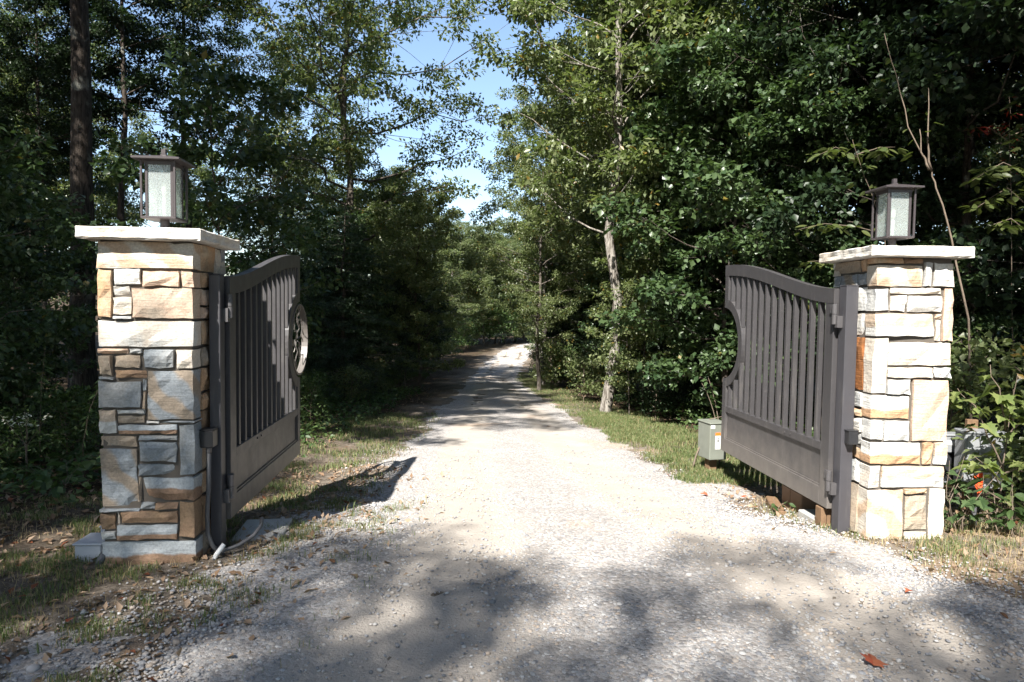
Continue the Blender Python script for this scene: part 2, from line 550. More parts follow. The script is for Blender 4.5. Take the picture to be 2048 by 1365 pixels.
M_PEB, nt, b = newmat('gravel_stone')
geo = nt.nodes.new('ShaderNodeNewGeometry')
cr = nt.nodes.new('ShaderNodeValToRGB'); nt.links.new(geo.outputs['Random Per Island'], cr.inputs[0])
el = cr.color_ramp.elements
el[0].position = 0; el[0].color = (.17, .17, .18, 1); el[1].position = 1; el[1].color = (.42, .41, .40, 1)
for p, col in ((.3, (.27, .27, .28, 1)), (.55, (.40, .38, .36, 1)), (.75, (.36, .29, .23, 1)), (.85, (.44, .42, .40, 1))):
    e = el.new(p); e.color = col
nt.links.new(cr.outputs[0], b.inputs['Base Color']); b.inputs['Roughness'].default_value = .85; b.inputs['Specular IOR Level'].default_value = .2


# ---------------------------------------------------------------- setting: ground and road
def graded(lo, hi, near, far_step, c0, c1):
    out = [c0]
    x = c0
    while x < hi:
        st = near if x < c1 else near + (x - c1) * far_step
        x += st; out.append(x)
    x = c0; o2 = []
    return out


xs = np.unique(np.round(np.concatenate([-np.array(graded(0, 160, .09, .10, 0, 4.5)), np.array(graded(0, 160, .09, .10, 0, 4.5))]), 4))
ys = np.unique(np.round(np.concatenate([-np.array(graded(0, 60, .25, .12, 0, 1.0)), np.array(graded(0, 320, .09, .055, 0, 11))]), 4))
Xg, Yg = np.meshgrid(xs, ys)
Zg = gz(Xg, Yg)
V = np.stack([Xg.ravel(), Yg.ravel(), Zg.ravel()], 1)
nx, ny = len(xs), len(ys)
ii = (np.arange(ny - 1)[:, None] * nx + np.arange(nx - 1)[None]).ravel()
F = np.stack([ii, ii + 1, ii + 1 + nx, ii + nx], 1)
me = np_mesh('ground', V, F, M_GROUND, True)
dd = np.abs(Xg - road_c(Yg)) - road_w(Yg) + (fbm(Xg * 1.4, Yg * 1.4) - .5) * 1.6
vg = np.clip(1.15 - dd / np.interp(Yg, [0, 5, 9, 14], [2.4, 2.3, 1.7, 1.0]), 0, 1)
vg = np.where((Xg > 1.5) & (Yg < 7), np.maximum(vg, np.clip((5.2 - Xg) / 1.0, 0, 1)), vg)
a = me.attributes.new('verge', 'FLOAT', 'POINT'); a.data.foreach_set('value', vg.ravel().astype(np.float32))
tag(link('ground', me), 'forest floor of leaf litter and dirt', kind='structure')

ry = np.unique(np.round(np.concatenate([np.arange(-14, 0, .3), np.arange(0, 14, .08), 14 + np.cumsum(np.linspace(.1, 1.2, 110))]), 4))
ru = np.linspace(-1.35, 1.35, 75)
U, Yr = np.meshgrid(ru, ry)
Xr = road_c(Yr) + U * road_w(Yr)
edge = np.abs(U) + (fbm(Xr * 1.3 + 3, Yr * 1.3) - .5) * .55 + (fbm(Xr * 6, Yr * 6 + 4) - .5) * .3
lift = .014 * np.clip((1.05 - edge) / .25, -4, 1)
trk = np.exp(-((np.abs(U - .02) - .48) / .2) ** 2)
Zr = gz(Xr, Yr) + lift - trk * .012 * np.clip((1.1 - edge) / .3, 0, 1)
V = np.stack([Xr.ravel(), Yr.ravel(), Zr.ravel()], 1)
nx, ny = len(ru), len(ry)
ii = (np.arange(ny - 1)[:, None] * nx + np.arange(nx - 1)[None]).ravel()
F = np.stack([ii, ii + 1, ii + 1 + nx, ii + nx], 1)
me = np_mesh('gravel_road', V, F, M_ROAD, True)
a = me.attributes.new('track', 'FLOAT', 'POINT'); a.data.foreach_set('value', (trk * .8 + .2 * (1 - np.abs(U))).clip(0, 1).ravel().astype(np.float32))
tag(link('gravel_road', me), 'pale gravel driveway running between the two gates into the woods', kind='structure')


# ---------------------------------------------------------------- pillars
def stone_mesh(w, h, d, rng, rough=1.0):
    """a split-faced stone: front face at y=0 looking towards -y, centred on x and z"""
    nx = 3 if w < .12 else 5 if w < .3 else 7
    nz = 3 if h < .1 else 4 if h < .25 else 6
    X = np.linspace(-w / 2, w / 2, nx); Z = np.linspace(-h / 2, h / 2, nz)
    g = min(.010, h * .14, w * .14)
    vs = []; fs = []
    tx, tz = rng.normal(0, .006), rng.normal(0, .006)
    for j in range(nz):
        for i in range(nx):
            e = i in (0, nx - 1) or j in (0, nz - 1)
            x = X[i]; z = Z[j]
            if e:
                y = rng.uniform(.002, .009) * rough
                if i == 0: x += rng.uniform(0, g)
                if i == nx - 1: x -= rng.uniform(0, g)
                if j == 0: z += rng.uniform(0, g)
                if j == nz - 1: z -= rng.uniform(0, g)
                if i not in (0, nx - 1): x += rng.normal(0, w / nx * .12)
                if j not in (0, nz - 1): z += rng.normal(0, h / nz * .12)
            else:
                y = rng.normal(-.003, .006) * rough
                x += rng.normal(0, w / nx * .15); z += rng.normal(0, h / nz * .15)
            vs.append((x, y + tx * x / w * 2 + tz * z / h * 2, z))
    for j in range(nz - 1):
        for i in range(nx - 1):
            q = j * nx + i
            fs.append((q, q + 1, q + 1 + nx, q + nx))
    ring = [i for i in range(nx)] + [j * nx + nx - 1 for j in range(1, nz)] + [(nz - 1) * nx + i for i in range(nx - 2, -1, -1)] + [j * nx for j in range(nz - 2, 0, -1)]
    n = len(ring); b0 = len(vs)
    for q in ring:
        x, y, z = vs[q]
        vs.append((x + (.002 if x < 0 else -.002) * 0, d, z))
    for k in range(n):
        k2 = (k + 1) % n
        fs.append((ring[k], b0 + k, b0 + k2, ring[k2]))
    fs.append(tuple(b0 + k for k in range(n))[::-1] if False else tuple(range(b0, b0 + n)))
    me = bpy.data.meshes.new('stone')
    me.from_pydata(vs, [], fs)
    import bmesh
    bm = bmesh.new(); bm.from_mesh(me); bmesh.ops.recalc_face_normals(bm, faces=bm.faces); bm.to_mesh(me); bm.free()
    return me


def face_stones(root, stones, w, face, half, rng):
    """stones: (u0,u1,z0,z1,mat,depth) on a face; u from 0..w seen from outside; face = rotation about z"""
    for (a0, a1, z0, z1, m, dep) in stones:
        g = .002
        me = stone_mesh(max(.012, a1 - a0 - 2 * g), max(.008, z1 - z0 - 2 * g), dep, rng)
        me.materials.append(STONE[m])
        th = face
        lx = (a0 + a1) / 2 - w / 2; ly = -half - rng.uniform(-.006, .009)
        o = link('stone', me, root)
        o.location = (lx * math.cos(th) - ly * math.sin(th), lx * math.sin(th) + ly * math.cos(th), (z0 + z1) / 2)
        o.rotation_euler = (0, 0, th)


def cap_mesh(w, d, t, rng):
    n = 14
    ring = []
    for k in range(4):
        for i in range(n):
            s = i / n
            p = [(-w / 2 + w * s, -d / 2), (w / 2, -d / 2 + d * s), (w / 2 - w * s, d / 2), (-w / 2, d / 2 - d * s)][k]
            ring.append((p, [(0, 1), (-1, 0), (0, -1), (1, 0)][k], i == 0))
    vs = []; fs = []
    for lev, z in enumerate((0, .010, t * .5, t - .008, t)):
        for (p, nrm, c) in ring:
            inn = rng.uniform(.0, .009) + (.012 if lev in (0, 4) else 0) + (.004 if lev == 2 else 0)
            if c: inn *= .6
            q = (p[0] + nrm[0] * inn, p[1] + nrm[1] * inn)
            vs.append((q[0], q[1], z + rng.normal(0, .0016)))
    m = 4 * n
    for l in range(4):
        for k in range(m):
            k2 = (k + 1) % m
            fs.append((l * m + k, l * m + k2, (l + 1) * m + k2, (l + 1) * m + k))
    fs.append(tuple(range(m))[::-1]); fs.append(tuple(range(4 * m, 5 * m)))
    me = bpy.data.meshes.new('cap_stone'); me.from_pydata(vs, [], fs)
    return me


# stones traced in face units: left pillar front (x 283..988, y 235..2520), y down
LF = """283 988 235 436 s|283 400 438 782 o|402 608 425 551 w|612 888 440 560 p|890 988 440 560 p|402 530 554 623 wc|402 536 627 762 c|540 988 562 787 p|402 536 765 790 w|283 988 798 990 wc|283 505 995 1038 p|508 608 995 1036 w|283 398 1041 1195 t|402 598 1042 1140 t|612 842 998 1142 b|846 988 998 1142 c|408 636 1146 1212 n|283 404 1198 1222 b|283 600 1226 1426 b|604 634 1216 1300 b|604 634 1304 1428 t|640 988 1148 1510 bt|283 416 1430 1612 U|420 622 1432 1470 w|424 620 1473 1532 t|628 722 1513 1536 w|726 988 1513 1532 b|420 858 1538 1612 G|283 568 1616 1706 t|574 858 1616 1656 b|862 988 1536 1912 b|283 564 1710 2140 bt|570 858 1660 1816 b|568 858 1822 1916 b|570 588 1920 2095 t|592 988 1918 2096 G|578 690 2100 2156 b|694 858 2104 2158 n|862 988 2102 2362 n|283 574 2146 2170 b|283 400 2174 2300 n|404 428 2172 2262 c|432 858 2162 2260 n|283 404 2304 2376 w|408 858 2264 2378 G|283 988 2382 2600 G"""
# right pillar front in photograph pixels
RF = """6 505 740 232 284 o|6 744 905 236 284 n|6 508 900 288 466 s|6 905 986 262 456 w|6 990 1172 265 458 wc|6 505 620 470 658 w|6 625 1060 464 521 c|6 625 760 525 659 wc|6 765 1060 526 662 wc|6 1064 1166 463 890 p|6 494 1000 666 856 U|6 1004 1060 668 712 p|6 1003 1058 716 888 c|6 488 605 862 1312 c|6 610 1142 893 1086 c|6 605 976 1091 1186 c|6 984 1128 1091 1182 w|6 598 802 1191 1318 w|6 808 1118 1188 1690 p|7 395 772 112 300 B|7 430 556 304 466 w|7 559 770 304 472 w|7 430 860 476 652 B|7 866 950 474 655 o|7 956 1064 474 652 U|7 430 541 660 842 wc|7 545 1058 657 835 U|7 425 722 848 1290 s|7 725 915 838 882 o|7 728 914 888 1172 t|7 918 1048 838 1290 c|7 727 914 1178 1290 c"""


def parse_left(w, zt):
    out = []
    for s in LF.split('|'):
        a, b_, c_, d_, m = s.split()
        a, b_, c_, d_ = map(float, (a, b_, c_, d_))
        u = lambda x: (x - 283) / 705 * w
        zf = lambda y: zt * (1 - (y - 235) / (2520 - 235))
        out.append((u(a), u(b_), zf(d_), zf(c_), m, .13 if b_ > 980 else .09))
    return out


def parse_right(w, zt, zb):
    out = []
    for s in RF.split('|'):
        k, a, b_, c_, d_, m = s.split()
        sc, oy = (.2491, 460) if k == '6' else (.2564, 760)
        x0, x1 = 1620 + sc * float(a), 1620 + sc * float(b_)
        y0, y1 = oy + sc * float(c_), oy + sc * float(d_)
        def u(x, y):
            t = (y - 530) / 545
            xl = 1746 - 17 * t; xr = 1912 - 26.5 * t
            return min(1, max(0, (x - xl) / (xr - xl))) * w
        ym = (y0 + y1) / 2
        zf = lambda y: zt - (y - 518) / (1077 - 518) * (zt - zb)
        A, B = u(x0, ym), u(x1, ym)
        if A < .025: A = 0
        if B > w - .03: B = w
        out.append((A, B, zf(y1), zf(y0), m, .13 if (A == 0 or B == w) else .09))
    return out


def rows_face(w, zt, zb, palette, rng, inset0=.0, inset1=.0):
    out = []; z = zt
    while z > zb:
        h = rng.choice([.06, .09, .12, .16, .2])
        z2 = max(zb - .02, z - h)
        if z2 - zb < .05: z2 = zb - .1
        u = inset0; end = w - inset1
        while u < end - .01:
            l = rng.uniform(.14, .38)
            u2 = u + l
            if end - u2 < .1: u2 = end
            if z - z2 > .11 and rng.random() < .3 and u2 - u < .3:
                zm = z - (z - z2) * rng.uniform(.35, .65)
                out.append((u, u2, zm, z, rng.choice(list(palette)), .09)); out.append((u, u2, z2, zm, rng.choice(list(palette)), .09))
            else:
                out.append((u, u2, z2, z, rng.choice(list(palette)), .09))
            u = u2
        z = z2
    return out


def pillar(label, corner, yaw, w, d, ov, zt, tc, zb, side, front, side_st, seed, capcut):
    rng = np.random.default_rng(seed)
    c, s = math.cos(yaw), math.sin(yaw)
    lx = -w / 2 if side == 'L' else w / 2
    cx = corner[0] + lx * c - d / 2 * s; cy = corner[1] + lx * s + d / 2 * c
    root = empty('stone_pillar', (cx, cy, 0), yaw, label, 'gate pillar', 'stone pillars of the gateway')
    MB().box(-w / 2 + .02, w / 2 - .02, -d / 2 + .02, d / 2 - .02, zb - .25, zt - tc).obj('mortar_core', M_CORE, root)
    face_stones(root, front, w, 0.0, d / 2, rng)
    face_stones(root, side_st, d, math.pi / 2 if side == 'L' else -math.pi / 2, w / 2, rng)
    # the two faces turned away from the road
    pal = np.array(['w', 'c', 't', 'b', 'p', 'o'])
    face_stones(root, rows_face(d, zt - tc, zb, pal, rng, .09, .09), d, -math.pi / 2 if side == 'L' else math.pi / 2, w / 2, rng)
    face_stones(root, rows_face(w, zt - tc, zb, pal, rng), w, math.pi, d / 2, rng)
    cm = cap_mesh(w + 2 * ov, d + 2 * ov, tc, rng)
    link('cap_stone', cm, root, M_CAP, (0, 0, zt - tc))
    return root, (cx, cy)


WL, DL, ZTL, TCL = .572, .604, 2.056, .074
WR, DR, ZTR, TCR, ZBR = .585, .623, 2.083, .080, -.064
zl = ZTL - TCL
zf = lambda y: zl * (1 - (y - 235) / (2520 - 235))


def lay(rows, f, dep=.10):
    return [(a, b_, f(y1), f(y0), m, dep) for (a, b_, y0, y1, m) in rows]


e = .128   # width of the corner stones' returns on the side face
LS = lay([(e, .40, 235, 440, 'o'), (.40, DL, 235, 440, 'c'), (e, .34, 440, 560, 'o'), (.34, DL, 440, 560, 't'), (e, .30, 562, 690, 'p'), (.30, .46, 562, 700, 'n'),
          (e, .30, 694, 790, 'p'), (.30, .46, 704, 790, 'wc'), (.46, DL, 562, 790, 't'), (e, .30, 796, 985, 'o'), (.30, DL, 796, 985, 'c'), (e, .45, 992, 1142, 't'), (.45, DL, 992, 1142, 'o'),
          (e, .30, 1146, 1330, 'o'), (.30, DL, 1146, 1330, 'c'), (e, .36, 1334, 1460, 'o'), (.36, DL, 1334, 1510, 't'), (e, .36, 1464, 1700, 'n'), (.36, DL, 1514, 1700, 'p'),
          (e, .30, 1704, 1912, 't'), (.30, DL, 1704, 1912, 'n'), (e, .44, 1918, 2096, 'o'), (.44, DL, 1918, 2096, 't'), (e, .34, 2102, 2376, 'n'), (.34, DL, 2102, 2376, 't'), (e, DL, 2382, 2600, 't')], zf)
zfr = lambda y: (ZTR - TCR) - (y - 518) / (1077 - 518) * (ZTR - TCR - ZBR)
# seen from the road the right pillar's side runs u=0 at the back to u=DR at the front corner
k = DR - .128
RS = lay([(0, .40, 518, 545, 't'), (.40, k, 518, 545, 'o'), (0, .12, 546, 572, 'b'), (.12, .38, 546, 572, 'bt'), (.38, k, 546, 572, 'b'), (0, .3, 574, 624, 'w'), (.3, k, 574, 624, 'w'),
          (0, .28, 626, 674, 'w'), (.28, k, 626, 674, 'wc'), (0, .16, 676, 735, 'w'), (.16, .3, 676, 785, 'w'), (.3, k, 676, 785, 'r'), (0, .16, 737, 785, 'c'), (0, .26, 788, 818, 'b'), (.26, k, 788, 820, 'w'),
          (0, .26, 820, 836, 'c'), (.26, k, 822, 838, 'o'), (0, k, 840, 870, 'wc'), (0, .25, 872, 896, 'n'), (.25, k, 872, 896, 'w'), (0, k, 898, 926, 'o'), (0, .4, 928, 974, 'b'), (.4, k, 928, 974, 'w'),
          (0, .26, 976, 1005, 'w'), (.26, k, 976, 1077, 't'), (0, .26, 1007, 1085, 't'), (.26, k, 1079, 1110, 't')], zfr)
PL, PLC = pillar('shorter wide pillar with blue-grey lower stones, white boxes at its foot', (-1.968, 4.167), R(5.17), WL, DL, .076, ZTL, TCL, -.02, 'L', parse_left(WL, zl), LS, 11, 0)
PR, PRC = pillar('sunlit cream and white stone pillar beside the grey meter boxes', (2.627, 4.90), R(1.5), WR, DR, .082, ZTR, TCR, ZBR, 'R', parse_right(WR, ZTR - TCR, ZBR), RS, 12, 0)
PL['label'] = 'stone pillar with shaded blue-grey lower stones and white boxes at its foot'


# ---------------------------------------------------------------- lamps
def lantern(label, loc, yaw):
    root = empty('post_lantern', loc, yaw, label, 'lantern', 'lanterns on the pillar caps')
    # base fitter, a slim tapered foot on the cap
    f = MB()
    f.tube([(0, 0, 0), (0, 0, .012), (0, 0, .03)], [.048, .048, .032], 20)
    f.tube([(0, 0, .028), (0, 0, .085)], .028, 20)
    f.tube([(.02, -.045, .016), (.02, -.052, .016)], .006, 8)
    f.obj('base_fitter', M_LAMP, root, False)
    z0, z1 = .085, .455
    h = .108; s = .0065
    p = MB()
    p.box(-h, h, -h, h, z0, z0 + .014, .002)
    p.obj('bottom_plate', M_LAMP, root)
    for sx in (-1, 1):
        for sy in (-1, 1):
            MB().box(sx * (h - s) - s, sx * (h - s) + s, sy * (h - s) - s, sy * (h - s) + s, z0 + .014, z1, .0015).obj('corner_strut', M_LAMP, root)
    q = .078
    for sx in (-1, 1):
        for sy in (-1, 1):
            MB().box(sx * q - .008, sx * q + .008, sy * q - .008, sy * q + .008, z0 + .0145, z1 - .026).obj('inner_frame', M_LAMP, root)
    MB().box(-q - .012, q + .012, -q - .012, q + .012, z1 - .026, z1 - .0005).obj('top_frame', M_LAMP, root)
    for k in range(4):
        a = k * math.pi / 2
        MB().box(-q + .0085, q - .0085, -.002, .002, z0 + .015, z1 - .0265).obj('glass_pane', M_GLASS, root, loc=(q * math.sin(a), -q * math.cos(a), 0), rot=(0, 0, a))
    r = MB()
    e = .146; e2 = .03
    r.box(-e, e, -e, e, z1, z1 + .014, .002)
    vs = [(-e + .004, -e + .004, z1 + .0145), (e - .004, -e + .004, z1 + .0145), (e - .004, e - .004, z1 + .0145), (-e + .004, e - .004, z1 + .0145), (-e2, -e2, z1 + .044), (e2, -e2, z1 + .044), (e2, e2, z1 + .044), (-e2, e2, z1 + .044)]
    r.add(vs, [(0, 1, 5, 4), (1, 2, 6, 5), (2, 3, 7, 6), (3, 0, 4, 7), (4, 5, 6, 7), (3, 2, 1, 0)])
    r.obj('lamp_roof', M_LAMP, root)
    f = MB()
    f.box(-.019, .019, -.019, .019, z1 + .0445, z1 + .054, .002)
    f.box(-.014, .014, -.014, .014, z1 + .0545, z1 + .088, .002)
    f.obj('finial', M_LAMP, root)
    b_ = MB()
    b_.tube([(0, 0, z0 + .0145), (0, 0, z0 + .15)], .013, 10)
    so = b_.obj('lamp_socket', M_PAPER, root)
    b_ = MB()
    b_.tube([(0, 0, z0 + .151), (0, 0, z0 + .175), (0, 0, z0 + .20), (0, 0, z0 + .235), (0, 0, z0 + .262)], [.010, .017, .019, .012, .003], 12)
    b_.obj('bulb', M_BULB, root, True)
    return root


lantern('sunlit bronze lantern with pale glass on the pillar with white boxes at its foot', (PLC[0], PLC[1], ZTL + .001), R(6))
lantern('dimmer bronze lantern with bare branches behind it, on the sunlit cream pillar', (PRC[0], PRC[1], ZTR + .001), R(2) + R(0))

# ---------------------------------------------------------------- gates
def circle_pts(c, r, a0, a1, n):
    return [(c[0] + r * math.cos(a0 + (a1 - a0) * i / n), c[1] + r * math.sin(a0 + (a1 - a0) * i / n)) for i in range(n + 1)]


def gate(label, loc, yaw, L, zb, zm, zh, zf_, cc, cr, xs, nsl, sgn):
    """local y runs along the gate from the hinge; the face towards the road is at x = 0"""
    root = empty('metal_gate', loc, yaw, label, 'gate', 'pair of driveway gates')
    x0, x1 = (-.055, 0) if sgn < 0 else (0, .055)
    xi0, xi1 = (-.046, -.008) if sgn < 0 else (.006, .048)
    def ztop(s):
        t = max(0, min(1, s / L)) ** .85
        return zh + (zf_ - zh) * (1 - math.cos(math.pi * t)) / 2
    st = .125; bw = .095; tr = .115; br = .10 + .065
    def B(name, y0, y1, z0, z1, a=x0, b_=x1): return MB().box(a, b_, y0, y1, z0, z1, .003).obj(name, M_BRONZE, root)
    B('hinge_stile', 0, st, zb, ztop(0) - tr + .005)
    ss = [L * i / 28 for i in range(29)]
    MB().strip([(s, ztop(s) - tr) for s in ss], [(s, ztop(s)) for s in ss], x0 - .002, x1 + .002).obj('arched_top_rail', M_BRONZE, root)
    B('bottom_rail', st, L - .0005, zb, zb + br - .02, x0 + .001, x1 - .001)
    B('middle_rail', st, L - bw, zm - .065, zm, x0 + .001, x1 - .001)
    ro = cr + bw
    dz_i = cr; 
    B('lower_end_stile', L - bw, L, zb + br - .02, cc[1] - math.sqrt(max(0, (cr + .03) ** 2 - 0)) )
    B('upper_end_stile', L - bw, L, cc[1] + cr + .03, ztop(L) - tr + .002)
    n = 26
    a0, a1 = math.pi / 2 + .0, 3 * math.pi / 2
    MB().strip(circle_pts(cc, cr, a0, a1, n), circle_pts(cc, ro, a0, a1, n), x0 + .0015, x1 - .0015).obj('circular_frame_band', M_BRONZE, root)
    # recessed panel with a moulded edge
    pz0, pz1 = zb + br - .02, zm - .065
    xc = (x0 + x1) / 2
    MB().box(xc - .006, xc + .006, st, L - bw, pz0, pz1).obj('bottom_panel', M_BRONZE, root)
    for sx in (-1, 1):
        xa, xb = (xc + .0065, xc + .017) if sx > 0 else (xc - .017, xc - .0065)
        mo = MB(); w_ = .014
        mo.box(xa, xb, st + .001, L - bw - .001, pz0 + .001, pz0 + w_).box(xa, xb, st + .001, L - bw - .001, pz1 - w_, pz1 - .001)
        mo.box(xa, xb, st + .001, st + w_, pz0 + w_, pz1 - w_).box(xa, xb, L - bw - w_, L - bw - .001, pz0 + w_, pz1 - w_)
        mo.obj('panel_moulding', M_BRONZE, root)
    # pickets, cut round the circle
    pitch = (L - .06 - st) / (nsl + .4)
    for i in range(nsl):
        y = st + pitch * (i + .75)
        dy = y - cc[0]
        spans = [(zm, ztop(y) - tr + .004)]
        if abs(dy) < ro - .01:
            hgt = math.sqrt((ro - .012) ** 2 - dy * dy)
            spans = [(zm, cc[1] - hgt), (cc[1] + hgt, ztop(y) - tr + .004)]
        for (za, zc) in spans:
            if zc - za > .03:
                MB().box(xi0, xi1, y - .018, y + .018, za - .004, zc, .002).obj('picket', M_BRONZE, root)
    # small bolts on the middle rail
    for yb in (.62, .72):
        xb = x1 if sgn < 0 else x0
        MB().tube([(xb - .002, yb, zm - .03), (xb + (-.006 if sgn > 0 else .006), yb, zm - .03)], .008, 8).obj('bolt', M_STEEL, root)
    for zz in (zb + .16, ztop(0) - .27):
        hg = MB()
        xm = -.03 if sgn < 0 else .03
        xk = .012 if sgn < 0 else -.012
        hg.tube([(xk, -.035, zz - .005), (xk, -.035, zz + .07)], .021, 14)
        hg.tube([(xk, -.035, zz + .074), (xk, -.035, zz + .15)], .021, 14)
        hg.box(min(xk, 0), max(xk, 0) + .0, -.03, .035, zz + .078, zz + .146)
        hg.box(min(xk, xm), max(xk, xm), -.075, -.04, zz - .03, zz + .06)
        hg.obj('hinge', M_STEEL, root)
    return root, ztop


GLY, GRY = R(4.894), R(3.9)
GL, zt_l = gate('shaded gate leaf carrying the round emblem, beside the pillar with white boxes', (-1.88, 4.49, 0), GLY, 2.05, .153, .615, 1.785, 2.072, (2.05, 1.268), .365, None, 13, -1)
GR, zt_r = gate('sunlit gate leaf with empty half-circle cut-out, beside the cream pillar', (2.47, 5.19, 0), GRY, 2.2, .07, .572, 1.785, 2.095, (2.2, 1.252), .385, None, 14, 1)

# round emblem held in the left leaf's circle
wh = empty('emblem', (0, 0, 0)); wh.parent = GL
wh.location = (-.0275, 2.05, 1.268)
for xo in (-.022, .022):
    ring = MB()
    n = 48
    lo = circle_pts((0, 0), .326, 0, 2 * math.pi, n); hi = circle_pts((0, 0), .345, 0, 2 * math.pi, n)
    ring.strip(lo, hi, xo - .008, xo + .008).obj('emblem_ring', M_BRONZE, wh)
MB().strip(circle_pts((0, 0), .328, 0, 2 * math.pi, 48), circle_pts((0, 0), .336, 0, 2 * math.pi, 48), -.0135, .0135).obj('emblem_ring_core', M_BRONZE, wh)
rg = random.Random(5)
for k in range(6):
    a = k * math.pi / 3 + .25
    pts = []
    for i in range(7):
        r_ = .018 + .30 * i / 6
        aa = a + .16 * math.sin(i * 1.9 + k) + .05 * rg.uniform(-1, 1)
        pts.append((rg.uniform(-.01, .01), r_ * math.cos(aa), r_ * math.sin(aa)))
    tw = MB().tube(pts, [.007, .006, .006, .006, .005, .005, .005], 6)
    for i, sg in ((2, 1), (3, -1), (4, 1)):
        p = Vector(pts[i]); d = Vector((0, math.cos(a + sg * .9), math.sin(a + sg * .9)))
        tw.tube([p, p + d * .045 + Vector((.008, 0, 0)), p + d * .085], [.005, .004, .003], 5)
    tw.obj('twig_spoke', M_WIRE, wh)

# posts fixed to the pillars
g = empty('gate_post', (-1.935, 4.455, 0), GLY, 'dark square hinge post standing between shaded gate leaf and its pillar', 'gate post', 'hinge posts of the gates')
MB().box(-.035, .035, -.09, .0, -.25, 1.79, .004).obj('post_shaft', M_POST, g)
MB().box(-.037, .037, -.092, .002, 1.791, 1.797, .002).obj('post_cap', M_POST, g)
g = empty('gate_post', (2.555, 5.13, 0), GRY, 'grey square hinge post between sunlit gate leaf and cream pillar', 'gate post', 'hinge posts of the gates')
MB().box(-.05, .045, -.05, .05, -.35, 1.80, .004).obj('post_shaft', M_POST, g)
MB().box(-.052, .047, -.052, .052, 1.801, 1.807, .002).obj('post_cap', M_POST, g)

# ---------------------------------------------------------------- small fixtures
# control box and conduit on the left pillar
t = empty('junction_box', (-1.945, 4.30, .74), R(5.2), 'black junction box on pillar side with conduit running to the ground', 'junction box')
MB().box(-.035, .045, -.05, .05, -.055, .055, .005).obj('box_body', M_BLACK, t)
MB().box(-.037, .047, -.052, .052, .056, .062, .002).obj('box_lid', M_BLACK, t)
MB().tube([(.01, -.02, -.056), (.01, -.02, -.09)], .017, 12).obj('conduit_collar', M_STEEL, t)
MB().tube([(.01, -.02, -.09), (.008, -.022, -.3), (.0, -.03, -.5), (.004, -.03, -.62), (.03, -.02, -.70), (.08, .0, -.76)], .014, 10).obj('conduit', M_CONDUIT, t, True)
g0 = gzf(-1.8, 4.4)
MB().tube([(-1.83, 4.32, g0 - .03), (-1.81, 4.34, g0 + .05), (-1.77, 4.37, g0 + .10)], .017, 10)
o = MB().tube([(-1.90, 4.30, g0 - .05), (-1.86, 4.31, g0 + .03), (-1.78, 4.36, g0 + .05), (-1.71, 4.43, g0 + .09), (-1.69, 4.52, g0 + .13), (-1.72, 4.62, g0 + .15)], .013, 10).obj('conduit', M_CONDUIT, None, True)
tag(o, 'grey loop of flexible conduit lying at the foot of the shaded gate post', 'conduit')
o = MB().tube([(-1.90, 4.22, g0 - .04), (-1.87, 4.24, g0 + .035), (-1.84, 4.28, g0 + .085)], .015, 10).obj('conduit', M_PAPER, None, True)
tag(o, 'short pale pipe stub poking out of the ground beside the pillar', 'conduit')
o = MB().box(-.17, .17, -.22, .22, -.12, .035, .008).obj('concrete_pad', M_CONC, None, loc=(-1.80, 4.86, gzf(-1.8, 4.86)), rot=(0, 0, R(8)))
tag(o, 'flat concrete pad under the shaded gate leaf', 'concrete pad')
# sensor on right pillar's side
t = empty('photo_sensor', (2.608, 5.05, .66), R(1.5), 'small black sensor box fixed to the side of the cream pillar', 'sensor')
MB().box(-.075, -.002, -.035, .045, -.05, .05, .004).obj('sensor_body', M_BLACK, t)
MB().box(-.08, -.002, -.037, .047, .0505, .057, .002).obj('sensor_hood', M_BLACK, t)
# white stepped boxes at foot of left pillar
bx, by = -2.66, 4.36
t = empty('utility_box', (bx, by, gzf(bx, by)), R(5), 'stepped pair of white plastic boxes with grey pipe at pillar foot', 'utility box')
MB().box(-.07, .09, -.22, -.015, -.05, .115, .006).obj('lower_box', M_WHITEBOX, t)
MB().box(-.08, .10, -.23, -.012, .116, .128, .004).obj('lower_lid', M_WHITEBOX, t)
MB().box(-.02, .15, -.01, .20, -.05, .155, .006).obj('upper_box', M_WHITEBOX, t)
MB().box(-.03, .16, -.008, .21, .156, .168, .004).obj('upper_lid', M_WHITEBOX, t)
MB().tube([(.15, -.06, .10), (.12, -.20, .08), (.10, -.25, .03), (.09, -.27, -.04)], .026, 12).obj('grey_pipe', M_CONDUIT, t, True)
t = empty('dark_box', (-2.78, 5.0, gzf(-2.78, 5.0)), R(8), 'small dark box standing in shade behind the pillar with blue-grey stones', 'box')
MB().box(-.06, .06, -.07, .07, -.05, .20, .005).obj('box_body', M_BLACK, t)
MB().box(-.066, .066, -.076, .076, .201, .214, .003).obj('box_lid', M_POST, t)
